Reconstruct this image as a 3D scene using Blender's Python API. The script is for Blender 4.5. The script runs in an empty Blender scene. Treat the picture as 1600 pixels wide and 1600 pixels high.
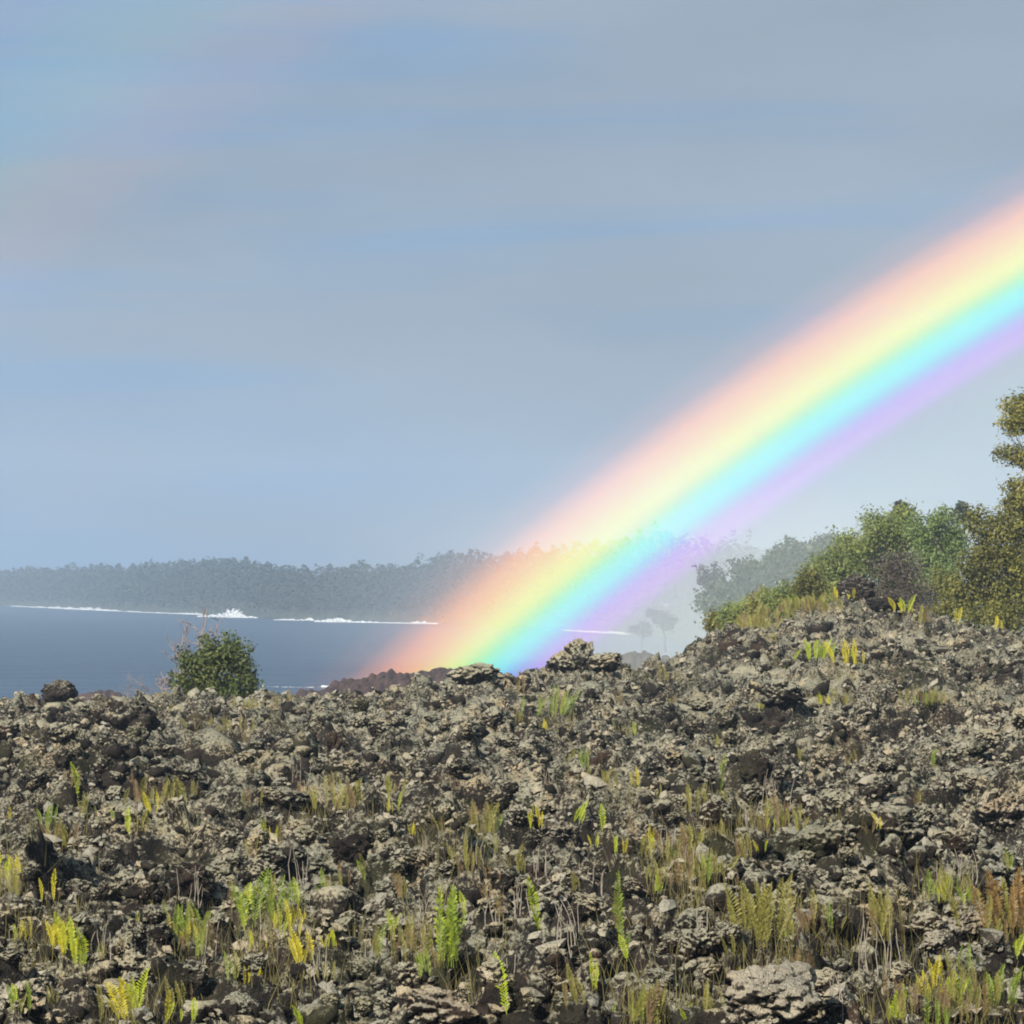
import bpy, math, random
import numpy as np
from mathutils import Vector, Matrix, Quaternion

random.seed(7)
RNG = np.random.default_rng(7)
scene = bpy.context.scene
COL = scene.collection

# ------------------------------------------------------------------ camera
CAM_H = 9.0                                  # metres above the sea
FOV = math.radians(15.0)
FPX = 800 / math.tan(FOV / 2)                # focal length in pixels of the 1600 px photograph
HORIZON = 915
PITCH = math.atan((HORIZON - 800) / FPX)
cd = bpy.data.cameras.new('camera')
cd.angle = FOV
cd.clip_start = 0.5
cd.clip_end = 20000
cam = bpy.data.objects.new('camera', cd)
cam.location = (0, 0, CAM_H)
cam.rotation_euler = (math.pi / 2 + PITCH, 0, 0)
COL.objects.link(cam)
scene.camera = cam
FWD = Vector((0, math.cos(PITCH), math.sin(PITCH)))
UP = Vector((0, -math.sin(PITCH), math.cos(PITCH)))
RIGHT = Vector((1, 0, 0))

# ------------------------------------------------------------------ sun and sky
# the point opposite the sun, found from the bow's circle: 42 degrees from every point of the primary bow
ANTI = (RIGHT * 0.4248 - UP * 0.5287 + FWD * 0.7348).normalized()
SUN_EL = math.asin(-ANTI.z)
SUN_AZ = math.atan2(-ANTI.x, -ANTI.y)
sd = bpy.data.lights.new('sun', 'SUN')
sd.energy = 5.0
sd.angle = math.radians(0.53)
sd.color = (1.0, 0.93, 0.82)
sun = bpy.data.objects.new('sun', sd)
sun.rotation_euler = ANTI.to_track_quat('-Z', 'Y').to_euler()
COL.objects.link(sun)

world = bpy.data.worlds.new('World')
scene.world = world
world.use_nodes = True
wt = world.node_tree
wt.nodes.clear()
W = wt.nodes.new
wl = wt.links.new
out = W('ShaderNodeOutputWorld')
bg = W('ShaderNodeBackground')
bg.inputs['Strength'].default_value = 0.1
sky = W('ShaderNodeTexSky')
sky.sky_type = 'NISHITA'
sky.sun_disc = False
sky.sun_elevation = SUN_EL
sky.sun_rotation = SUN_AZ
sky.air_density = 1.0
sky.dust_density = 1.5
tc = W('ShaderNodeTexCoord')
mp = W('ShaderNodeMapping')
mp.inputs['Scale'].default_value = (4.5, 4.5, 46)
mp.inputs['Rotation'].default_value = (0.0, 0.06, 0)
n1 = W('ShaderNodeTexNoise')
n1.inputs['Scale'].default_value = 1.0
n1.inputs['Detail'].default_value = 5.0
n1.inputs['Roughness'].default_value = 0.5
n1.inputs['Distortion'].default_value = 0.6
r1 = W('ShaderNodeValToRGB')
r1.color_ramp.interpolation = 'EASE'
r1.color_ramp.elements[0].position = 0.34
r1.color_ramp.elements[0].color = (1.22, 2.00, 3.20, 1)      # thin blue veil between the layers
r1.color_ramp.elements[1].position = 0.62
r1.color_ramp.elements[1].color = (1.74, 2.12, 2.64, 1)      # grey rain cloud
mp2 = W('ShaderNodeMapping')
mp2.inputs['Scale'].default_value = (6, 6, 20)
n2 = W('ShaderNodeTexNoise')
n2.inputs['Scale'].default_value = 1.4
n2.inputs['Detail'].default_value = 6.0
r2 = W('ShaderNodeMapRange')
r2.inputs['From Min'].default_value = 0.3
r2.inputs['From Max'].default_value = 0.7
r2.inputs['To Min'].default_value = 0.93
r2.inputs['To Max'].default_value = 1.13
mulc = W('ShaderNodeVectorMath')
mulc.operation = 'SCALE'
mix = W('ShaderNodeMix')
mix.data_type = 'RGBA'
mix.inputs['Factor'].default_value = 0.95
wl(tc.outputs['Generated'], mp.inputs['Vector'])
wl(mp.outputs['Vector'], n1.inputs['Vector'])
sx = W('ShaderNodeSeparateXYZ')
wl(tc.outputs['Generated'], sx.inputs[0])
cov = W('ShaderNodeMath')                     # the cloud thickens towards the land on the right
cov.operation = 'MULTIPLY_ADD'
cov.inputs[1].default_value = 0.55
wl(sx.outputs['X'], cov.inputs[0])
wl(n1.outputs['Fac'], cov.inputs[2])
wl(cov.outputs[0], r1.inputs['Fac'])
wl(tc.outputs['Generated'], mp2.inputs['Vector'])
wl(mp2.outputs['Vector'], n2.inputs['Vector'])
wl(n2.outputs['Fac'], r2.inputs['Value'])
wl(r1.outputs['Color'], mulc.inputs[0])
wl(r2.outputs['Result'], mulc.inputs['Scale'])
wl(sky.outputs['Color'], mix.inputs[6])
wl(mulc.outputs['Vector'], mix.inputs[7])
wl(mix.outputs[2], bg.inputs['Color'])
wl(bg.outputs['Background'], out.inputs['Surface'])

scene.view_settings.view_transform = 'Standard'
scene.view_settings.look = 'None'
scene.view_settings.exposure = 0.7
scene.view_settings.gamma = 1.0
scene.render.engine = 'CYCLES'
cy = scene.cycles
cy.use_denoising = True
cy.max_bounces = 6
cy.diffuse_bounces = 3
cy.glossy_bounces = 2
cy.transmission_bounces = 2
cy.transparent_max_bounces = 8
cy.volume_bounces = 1
cy.volume_max_steps = 64
cy.filter_width = 1.9

# ------------------------------------------------------------------ helpers
def tag(o, label=None, cat=None, group=None, kind=None):
    if label: o['label'] = label
    if cat: o['category'] = cat
    if group: o['group'] = group
    if kind: o['kind'] = kind
    return o

def mesh_np(name, verts, faces, smooth=True, tint=None, mats=()):
    """verts (n,3), faces (m,k) with k = 3 or 4, tint one value per vertex"""
    verts = np.asarray(verts, dtype=np.float32)
    faces = np.asarray(faces, dtype=np.int32)
    me = bpy.data.meshes.new(name)
    k = faces.shape[1]
    me.vertices.add(len(verts))
    me.vertices.foreach_set('co', verts.ravel())
    me.loops.add(faces.size)
    me.loops.foreach_set('vertex_index', faces.ravel())
    me.polygons.add(len(faces))
    me.polygons.foreach_set('loop_start', np.arange(0, faces.size, k, dtype=np.int32))
    me.polygons.foreach_set('use_smooth', np.full(len(faces), smooth, dtype=bool))
    if tint is not None:
        a = me.attributes.new('tint', 'FLOAT', 'POINT')
        a.data.foreach_set('value', np.asarray(tint, dtype=np.float32))
    for m in mats:
        me.materials.append(m)
    me.update(calc_edges=True)
    return me

def obj(name, data, parent=None, loc=None, rot=None, scale=None):
    o = bpy.data.objects.new(name, data)
    COL.objects.link(o)
    if parent is not None: o.parent = parent
    if loc is not None: o.location = loc
    if rot is not None: o.rotation_euler = rot
    if scale is not None: o.scale = scale if hasattr(scale, '__len__') else (scale,) * 3
    return o

def pix_dir(px, py):
    d = FWD + RIGHT * ((px - 800) / FPX) + UP * ((800 - py) / FPX)
    return d / d.y                            # one metre of depth
def at(px, py, Y):
    return Vector((0, 0, CAM_H)) + pix_dir(px, py) * Y

_perm = np.random.default_rng(3).permutation(256).astype(np.int64)
_perm = np.concatenate([_perm, _perm, _perm])
_g3 = np.random.default_rng(4).normal(size=(256, 3))
_g3 /= np.linalg.norm(_g3, axis=1)[:, None]
def perlin(x, y, z=0.0):
    x = np.asarray(x, dtype=np.float64); y = np.asarray(y, dtype=np.float64)
    z = np.zeros_like(x) + z
    xi = np.floor(x).astype(np.int64); yi = np.floor(y).astype(np.int64); zi = np.floor(z).astype(np.int64)
    xf = x - xi; yf = y - yi; zf = z - zi
    u = xf ** 3 * (xf * (xf * 6 - 15) + 10); v = yf ** 3 * (yf * (yf * 6 - 15) + 10); w = zf ** 3 * (zf * (zf * 6 - 15) + 10)
    xi &= 255; yi &= 255; zi &= 255
    def gd(i, j, k):
        h = _perm[_perm[_perm[(xi + i) & 255] + ((yi + j) & 255)] + ((zi + k) & 255)]
        g = _g3[h]
        return g[..., 0] * (xf - i) + g[..., 1] * (yf - j) + g[..., 2] * (zf - k)
    a = gd(0, 0, 0) * (1 - u) + gd(1, 0, 0) * u
    b = gd(0, 1, 0) * (1 - u) + gd(1, 1, 0) * u
    c = gd(0, 0, 1) * (1 - u) + gd(1, 0, 1) * u
    d = gd(0, 1, 1) * (1 - u) + gd(1, 1, 1) * u
    return ((a * (1 - v) + b * v) * (1 - w) + (c * (1 - v) + d * v) * w) * 1.5
def billow(x, y, s, seed):
    return np.abs(perlin(x / s + seed, y / s - seed * 0.7, seed * 1.31)) 

# ------------------------------------------------------------------ materials
def new_mat(name):
    m = bpy.data.materials.new(name)
    m.use_nodes = True
    nt = m.node_tree
    nt.nodes.clear()
    o = nt.nodes.new('ShaderNodeOutputMaterial')
    return m, nt, o

def ramp(nt, fac, stops, interp='LINEAR'):
    r = nt.nodes.new('ShaderNodeValToRGB')
    cr = r.color_ramp
    cr.interpolation = interp
    while len(cr.elements) < len(stops): cr.elements.new(0.5)
    for e, (p, c) in zip(cr.elements, stops):
        e.position = p
        e.color = (*c, 1)
    nt.links.new(fac, r.inputs['Fac'])
    return r.outputs['Color']

def noise(nt, scale, detail=4, rough=0.55, vec=None, dist=0.0):
    n = nt.nodes.new('ShaderNodeTexNoise')
    n.inputs['Scale'].default_value = scale
    n.inputs['Detail'].default_value = detail
    n.inputs['Roughness'].default_value = rough
    n.inputs['Distortion'].default_value = dist
    if vec is not None: nt.links.new(vec, n.inputs['Vector'])
    return n.outputs['Fac']

def mixc(nt, fac, a, b):
    m = nt.nodes.new('ShaderNodeMix')
    m.data_type = 'RGBA'
    for sock, v in ((m.inputs['Factor'], fac), (m.inputs[6], a), (m.inputs[7], b)):
        if hasattr(v, 'is_output'): nt.links.new(v, sock)
        elif hasattr(v, '__len__'): sock.default_value = (*v, 1)
        else: sock.default_value = v
    return m.outputs[2]

def math_node(nt, op, a, b=None, clamp=False):
    m = nt.nodes.new('ShaderNodeMath')
    m.operation = op
    m.use_clamp = clamp
    for i, v in enumerate((a, b)):
        if v is None: continue
        if hasattr(v, 'is_output'): nt.links.new(v, m.inputs[i])
        else: m.inputs[i].default_value = v
    return m.outputs[0]

def maprange(nt, v, a, b, c, d, smooth=False):
    m = nt.nodes.new('ShaderNodeMapRange')
    if smooth: m.interpolation_type = 'SMOOTHSTEP'
    m.inputs['From Min'].default_value = a; m.inputs['From Max'].default_value = b
    m.inputs['To Min'].default_value = c; m.inputs['To Max'].default_value = d
    nt.links.new(v, m.inputs['Value'])
    return m.outputs['Result']

def principled(nt, o, color, rough=0.9, spec=0.2, normal=None):
    p = nt.nodes.new('ShaderNodeBsdfPrincipled')
    if hasattr(color, 'is_output'): nt.links.new(color, p.inputs['Base Color'])
    else: p.inputs['Base Color'].default_value = (*color, 1)
    p.inputs['Roughness'].default_value = rough
    p.inputs['Specular IOR Level'].default_value = spec
    if normal is not None: nt.links.new(normal, p.inputs['Normal'])
    nt.links.new(p.outputs['BSDF'], o.inputs['Surface'])
    return p

def bump(nt, h, strength, dist):
    b = nt.nodes.new('ShaderNodeBump')
    b.inputs['Strength'].default_value = strength
    b.inputs['Distance'].default_value = dist
    nt.links.new(h, b.inputs['Height'])
    return b.outputs['Normal']

def lava_material(name, lichen=0.5, pale=(0.40, 0.372, 0.265), mid=(0.036, 0.030, 0.025), dark=(0.008, 0.008, 0.007), per_object=False):
    m, nt, o = new_mat(name)
    g = nt.nodes.new('ShaderNodeNewGeometry')
    pos = g.outputs['Position']
    sep = nt.nodes.new('ShaderNodeSeparateXYZ')
    nt.links.new(g.outputs['Normal'], sep.inputs[0])
    big = noise(nt, 0.55, 4, 0.6, pos)
    med = noise(nt, 4.5, 5, 0.7, pos, 0.6)
    fine = noise(nt, 30.0, 4, 0.7, pos, 0.3)
    base = ramp(nt, med, [(0.34, dark), (0.55, mid), (0.80, (mid[0] * 1.5, mid[1] * 1.45, mid[2] * 1.4))])
    rust = maprange(nt, noise(nt, 0.8, 4, 0.6, pos, 1.0), 0.56, 0.72, 0, 0.55)
    base = mixc(nt, rust, base, (0.085, 0.046, 0.029))
    # grey Stereocaulon lichen patches, thicker on tops; the contrast also paints shade between lumps
    a = math_node(nt, 'MULTIPLY', sep.outputs['Z'], 0.42)
    b = math_node(nt, 'MULTIPLY', fine, 1.35)
    c = math_node(nt, 'MULTIPLY', med, 0.65)
    d = math_node(nt, 'MULTIPLY', big, 0.85)
    s = math_node(nt, 'ADD', math_node(nt, 'ADD', a, b), math_node(nt, 'ADD', c, d))
    at_ = nt.nodes.new('ShaderNodeAttribute')
    at_.attribute_name = 'tint'
    s = math_node(nt, 'ADD', s, math_node(nt, 'MULTIPLY', at_.outputs['Fac'], 0.34))
    if per_object:
        oi = nt.nodes.new('ShaderNodeObjectInfo')
        s = math_node(nt, 'ADD', s, math_node(nt, 'MULTIPLY', math_node(nt, 'SUBTRACT', oi.outputs['Random'], 0.5), 0.16))
    lf = maprange(nt, s, 2.12 - lichen * 0.5, 2.34 - lichen * 0.5, 0, 1)
    pale_c = ramp(nt, noise(nt, 1.7, 3, 0.5, pos), [(0.3, (pale[0] * 0.72, pale[1] * 0.76, pale[2] * 0.80)), (0.5, pale), (0.72, (pale[0] * 1.15, pale[1] * 1.0, pale[2] * 0.84))])
    col = mixc(nt, lf, base, pale_c)
    moss = maprange(nt, noise(nt, 0.7, 3, 0.6, pos, 0.5), 0.54, 0.74, 0, 0.5)
    col = mixc(nt, moss, col, (0.075, 0.078, 0.030))
    h = math_node(nt, 'ADD', math_node(nt, 'MULTIPLY', fine, 1.0), math_node(nt, 'MULTIPLY', noise(nt, 85.0, 3, 0.6, pos), 0.5))
    principled(nt, o, col, 0.95, 0.10, bump(nt, h, 1.0, 0.05))
    return m

def leaf_material(name, dark, light, transl=0.25, hue2=None):
    m, nt, o = new_mat(name)
    at_ = nt.nodes.new('ShaderNodeAttribute')
    at_.attribute_name = 'tint'
    oi = nt.nodes.new('ShaderNodeObjectInfo')
    f = math_node(nt, 'ADD', math_node(nt, 'MULTIPLY', at_.outputs['Fac'], 0.75), math_node(nt, 'MULTIPLY', oi.outputs['Random'], 0.25))
    stops = [(0.05, dark), (0.72, light), (1.0, hue2 or light)]
    col = ramp(nt, f, stops)
    p = nt.nodes.new('ShaderNodeBsdfPrincipled')
    nt.links.new(col, p.inputs['Base Color'])
    p.inputs['Roughness'].default_value = 0.5
    p.inputs['Specular IOR Level'].default_value = 0.3
    t = nt.nodes.new('ShaderNodeBsdfTranslucent')
    nt.links.new(col, t.inputs['Color'])
    ms = nt.nodes.new('ShaderNodeMixShader')
    ms.inputs['Fac'].default_value = transl
    nt.links.new(p.outputs['BSDF'], ms.inputs[1])
    nt.links.new(t.outputs['BSDF'], ms.inputs[2])
    nt.links.new(ms.outputs['Shader'], o.inputs['Surface'])
    return m

def plain_material(name, color, rough=0.85, var=0.25, scale=20, spec=0.2):
    m, nt, o = new_mat(name)
    g = nt.nodes.new('ShaderNodeNewGeometry')
    f = noise(nt, scale, 4, 0.6, g.outputs['Position'])
    c = ramp(nt, f, [(0.3, tuple(v * (1 - var) for v in color)), (0.7, tuple(min(1, v * (1 + var)) for v in color))])
    principled(nt, o, c, rough, spec, bump(nt, f, 0.4, 0.02))
    return m

M = {}
M['lava'] = lava_material('lichen_lava', 0.55)
M['rubble'] = lava_material('lichen_clinker', 0.52)
M['rock'] = lava_material('lichen_rock', 0.85, per_object=True)
M['pale_rock'] = lava_material('pale_lichen_rock', 1.0, pale=(0.40, 0.355, 0.265))
M['lichen'] = lava_material('lichen_tuft', 1.35, pale=(0.42, 0.385, 0.29), mid=(0.10, 0.085, 0.065))
M['dark_rock'] = lava_material('bare_lava_rock', 0.45, mid=(0.040, 0.031, 0.026))
M['shore_lava'] = plain_material('shore_lava', (0.060, 0.034, 0.026), 0.9, 0.4, 0.8)  # the rainbow's reddish tint on the lava point is put into this colour
M['land'] = plain_material('shore_land', (0.05, 0.055, 0.035), 0.95, 0.4, 0.15)
M['bark'] = plain_material('grey_bark', (0.085, 0.075, 0.065), 0.9, 0.35, 12)
M['twig'] = plain_material('bare_twig', (0.24, 0.19, 0.18), 0.9, 0.25, 20)
M['stalk'] = plain_material('dry_stalk', (0.27, 0.235, 0.19), 0.9, 0.3, 30)
M['ohia'] = leaf_material('ohia_leaf', (0.055, 0.060, 0.014), (0.24, 0.23, 0.050), 0.3, (0.36, 0.29, 0.09))
M['broadleaf'] = leaf_material('broad_leaf', (0.13, 0.17, 0.05), (0.34, 0.38, 0.11), 0.48, (0.43, 0.43, 0.14))
M['blue_leaf'] = leaf_material('cool_leaf', (0.11, 0.16, 0.055), (0.27, 0.34, 0.11), 0.48, (0.34, 0.38, 0.13))
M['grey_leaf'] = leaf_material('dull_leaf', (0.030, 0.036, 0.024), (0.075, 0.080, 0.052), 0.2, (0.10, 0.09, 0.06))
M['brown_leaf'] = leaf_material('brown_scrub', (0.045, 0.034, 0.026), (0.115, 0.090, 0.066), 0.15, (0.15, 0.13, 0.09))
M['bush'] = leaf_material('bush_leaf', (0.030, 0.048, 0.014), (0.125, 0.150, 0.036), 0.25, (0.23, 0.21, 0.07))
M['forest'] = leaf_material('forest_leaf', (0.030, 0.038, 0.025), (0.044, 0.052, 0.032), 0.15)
M['fern_lime'] = leaf_material('fern_lime', (0.28, 0.36, 0.020), (0.44, 0.50, 0.035), 0.4, (0.52, 0.50, 0.05))
M['fern_green'] = leaf_material('fern_green', (0.13, 0.20, 0.025), (0.25, 0.31, 0.045), 0.35, (0.34, 0.34, 0.05))
M['fern_yellow'] = leaf_material('fern_yellow', (0.42, 0.37, 0.020), (0.58, 0.50, 0.035), 0.4, (0.60, 0.38, 0.03))
M['fern_olive'] = leaf_material('fern_olive', (0.15, 0.14, 0.035), (0.30, 0.275, 0.065), 0.35, (0.38, 0.32, 0.085))
M['grass'] = leaf_material('dry_grass', (0.08, 0.06, 0.035), (0.24, 0.215, 0.065), 0.35, (0.33, 0.27, 0.13))
M['fern_brown'] = leaf_material('fern_brown', (0.12, 0.085, 0.045), (0.23, 0.155, 0.07), 0.3, (0.30, 0.19, 0.07))
M['fern_rust'] = leaf_material('fern_rust', (0.17, 0.10, 0.035), (0.29, 0.185, 0.06), 0.3, (0.34, 0.27, 0.08))
m, nt, o = new_mat('sea_foam')
g = nt.nodes.new('ShaderNodeNewGeometry')
fo = noise(nt, 0.5, 5, 0.6, g.outputs['Position'])
principled(nt, o, ramp(nt, fo, [(0.3, (0.34, 0.37, 0.39)), (0.6, (0.52, 0.54, 0.55))]), 0.8, 0.2, bump(nt, fo, 0.6, 0.4))
M['foam'] = m
m, nt, o = new_mat('sea_water')
g = nt.nodes.new('ShaderNodeNewGeometry')
wm = nt.nodes.new('ShaderNodeMapping')
wm.inputs['Scale'].default_value = (0.35, 1.0, 1.0)
nt.links.new(g.outputs['Position'], wm.inputs['Vector'])
f1 = noise(nt, 0.16, 5, 0.62, wm.outputs['Vector'], 0.3)
f2 = noise(nt, 1.1, 4, 0.6, wm.outputs['Vector'], 0.2)
hh = math_node(nt, 'ADD', math_node(nt, 'MULTIPLY', f1, 2.4), math_node(nt, 'MULTIPLY', f2, 0.5))
wcol = ramp(nt, noise(nt, 0.02, 3, 0.5, wm.outputs['Vector']), [(0.35, (0.012, 0.030, 0.058)), (0.65, (0.020, 0.042, 0.072))])
p = principled(nt, o, wcol, 0.28, 0.5, bump(nt, hh, 0.85, 1.0))
p.inputs['IOR'].default_value = 1.33
M['water'] = m

# ------------------------------------------------------------------ ground shape
# skyline of the lava field: (photo x, photo y, distance)
SKY = [(-300, 1092, 72), (0, 1092, 72), (150, 1092, 72), (300, 1094, 73), (450, 1092, 74), (560, 1094, 75), (640, 1080, 76), (700, 1062, 77), (750, 1052, 78),
       (800, 1062, 79), (850, 1052, 80), (905, 1030, 80), (950, 1036, 81), (1000, 1036, 83), (1060, 1014, 85), (1110, 992, 87), (1160, 978, 89),
       (1200, 968, 90), (1260, 950, 92), (1330, 928, 93), (1380, 935, 93), (1430, 958, 92), (1500, 980, 92), (1600, 986, 92), (1900, 970, 92)]
_cx = np.array([at(a, b, c).x for a, b, c in SKY])
_cz = np.array([at(a, b + 16, c).z for a, b, c in SKY])
_cy = np.array([c for a, b, c in SKY], dtype=float)

def ground_base(x, y):
    x = np.asarray(x, dtype=float); y = np.asarray(y, dtype=float)
    zc = np.interp(x, _cx, _cz)
    yc = np.interp(x, _cx, _cy)
    t = np.clip((y - 18) / (yc - 18), -1.5, 1)
    near = CAM_H - 2.38 - 0.012 * x
    mound = 0.16 * np.sin(t * 9.0 + x * 0.25) * np.clip(1 - np.abs(t - 0.5) * 1.6, 0, 1)
    w = np.where(t > 0, t ** 1.35, 0.0)
    z = near + (zc - near) * w + mound
    back = np.clip(18 - y, 0, 30)
    z = z + back * 0.035                       # the path the camera stands beside
    over = np.clip(y - yc, 0, 400)
    left_drop = 0.010 * over ** 2
    right_drop = np.minimum(0.012 * over ** 2, 1.6 + over * 0.006)
    k = np.clip((x - (0.030 * y + 1.5)) / 3.0, 0, 1)
    return z - (left_drop * (1 - k) + right_drop * k)

def ground(x, y, detail=3):
    x = np.asarray(x, dtype=float); y = np.asarray(y, dtype=float)
    z = ground_base(x, y)
    yc = np.interp(x, _cx, _cy)
    amp = np.clip((yc - y) / 22, 0.45, 1)
    z = z + amp * (0.36 * perlin(x / 4.5, y / 6.5, 2.2) + 0.36 * perlin(x / 1.7, y / 2.3, 5.1))
    z = z + 0.50 * billow(x, y, 0.95, 11.3) - 0.22
    # pits and slots between the clinker heaps
    pit = np.clip(perlin(x / 1.1 + 7, y / 1.6 - 3, 9.4) - 0.20, 0, 1)
    z = z - 1.5 * pit
    if detail > 1: z = z + 0.31 * billow(x, y, 0.42, 3.7)
    if detail > 2: z = z + 0.23 * billow(x, y, 0.19, 21.9) + 0.14 * billow(x, y, 0.095, 33.1)
    return z

def ground_hit(px, py):
    """first point where the ray through a photo pixel meets the lava field"""
    ys = np.concatenate([np.arange(12, 40, 0.02), np.arange(40, 112, 0.04)])
    d = pix_dir(px, py)
    zr = CAM_H + d.z * ys
    g = ground(d.x * ys, ys, 3)
    hit = np.nonzero(zr < g)[0]
    if len(hit) == 0:                          # just above the crest: stand on the crest itself
        k = int(np.argmin(zr - g))
        if zr[k] - g[k] > 0.5: return None
        hit = [k]
    Y = ys[hit[0]]
    return Vector((d.x * Y, Y, float(ground(d.x * Y, Y, 3))))

# ------------------------------------------------------------------ lava field
def grid_faces(nr, nc):
    i = np.arange(nr - 1)[:, None] * nc + np.arange(nc - 1)[None]
    return np.stack([i, i + 1, i + nc + 1, i + nc], -1).reshape(-1, 4)

ys = [14.0]
while ys[-1] < 100: ys.append(ys[-1] * 1.0017 + 0.0025)
ys = np.array(ys)
NC = 470
s = np.linspace(-1, 1, NC)
half = ys * 0.132 * 1.22 + 2.8
X = s[None] * half[:, None]
Y = np.repeat(ys[:, None], NC, 1)
Z = ground(X, Y, 3)
# sideways push so that lumps overhang their hollows
wob = 0.075
dx = wob * perlin(X / 0.23 + 3, Y / 0.23, Z / 0.23) + 0.03 * perlin(X / 0.1, Y / 0.1 + 5, Z / 0.1)
dy = wob * perlin(X / 0.23, Y / 0.23 + 9, Z / 0.23) + 0.03 * perlin(X / 0.1 + 8, Y / 0.1, Z / 0.1)
edge = np.clip((1 - np.abs(s)) * 40, 0, 1)[None]
V = np.stack([X + dx * edge, Y + dy, Z], -1).reshape(-1, 3)
lf = obj('lava_field', mesh_np('lava_field', V, grid_faces(len(ys), NC), True, np.full(len(V), 0.45), (M['lava'],)))
tag(lf, 'rough dark lava ground crusted with grey lichen across the foreground', kind='structure')

# ground that goes on around the detailed part
gx = np.concatenate([np.arange(-420, -40, 10), np.arange(-40, 40, 0.8), np.arange(40, 421, 10)])
gy = np.concatenate([np.arange(-200, -10, 8), np.arange(-10, 180, 0.9)])
GX, GY = np.meshgrid(gx, gy)
GZ = ground(GX, GY, 1) - 0.02
inside = (GY > 14.5) & (GY < 99.5) & (np.abs(GX) < GY * 0.132 * 1.22 + 2.3)
GZ = np.where(inside, GZ - 1.2, GZ)
GZ = np.maximum(GZ, -3)
o = obj('lava_ground', mesh_np('lava_ground', np.stack([GX, GY, GZ], -1).reshape(-1, 3), grid_faces(len(gy), len(gx)), True, np.full(GX.size, 0.4), (M['lava'],)))
tag(o, 'lava ground going on around the viewpoint to the shore', kind='structure')

# ------------------------------------------------------------------ lumps
def ico(sub):
    import bmesh
    bm = bmesh.new()
    bmesh.ops.create_icosphere(bm, subdivisions=sub, radius=1.0)
    v = np.array([p.co[:] for p in bm.verts])
    f = np.array([[q.index for q in t.verts] for t in bm.faces])
    bm.free()
    return v, f
def lump(sub, seed, rough=0.55, knob=0.6, crisp=1.0):
    v, f = ico(sub)
    w = v + 0.35 * np.stack([perlin(v[:, 0] * 1.6 + seed, v[:, 1] * 1.6, v[:, 2] * 1.6 + k * 7) for k in range(3)], -1)
    if sub > 3: w[:, 2] *= 0.55
    a = perlin(w[:, 0] * 1.0 + seed * 3.1, w[:, 1] * 1.0 + seed, w[:, 2] * 1.0 - seed)
    b = np.abs(perlin(w[:, 0] * 2.3 + seed, w[:, 1] * 2.3 - seed * 2, w[:, 2] * 2.3 + 5))
    r = 1 + rough * a + knob * (b - 0.28)
    if sub > 2: r = r + crisp * 0.36 * (np.abs(perlin(w[:, 0] * 5.0 - seed, w[:, 1] * 5.0 + seed, w[:, 2] * 5.0 + 2)) - 0.25)
    if sub > 3: r = r + crisp * 0.17 * (np.abs(perlin(w[:, 0] * 10.0 - seed, w[:, 1] * 10.0 + seed, w[:, 2] * 10.0 + 2)) - 0.25)
    if sub > 4: r = r + 0.07 * (np.abs(perlin(w[:, 0] * 20.0 - seed, w[:, 1] * 21.0 + seed, w[:, 2] * 21.0 + 2)) - 0.25)
    v = v * r[:, None]
    if sub > 3:                                # break the radial pattern up with a push in all directions
        v = v + 0.09 * np.stack([perlin(v[:, 0] * 4.3 + 11 * k, v[:, 1] * 4.3 + seed, v[:, 2] * 4.3 - 5 * k) for k in range(3)], -1) + 0.05 * np.stack([perlin(v[:, 0] * 9 + 3 * k, v[:, 1] * 9 + seed, v[:, 2] * 9 - 5 * k) for k in range(3)], -1)
    return v, f

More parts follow.
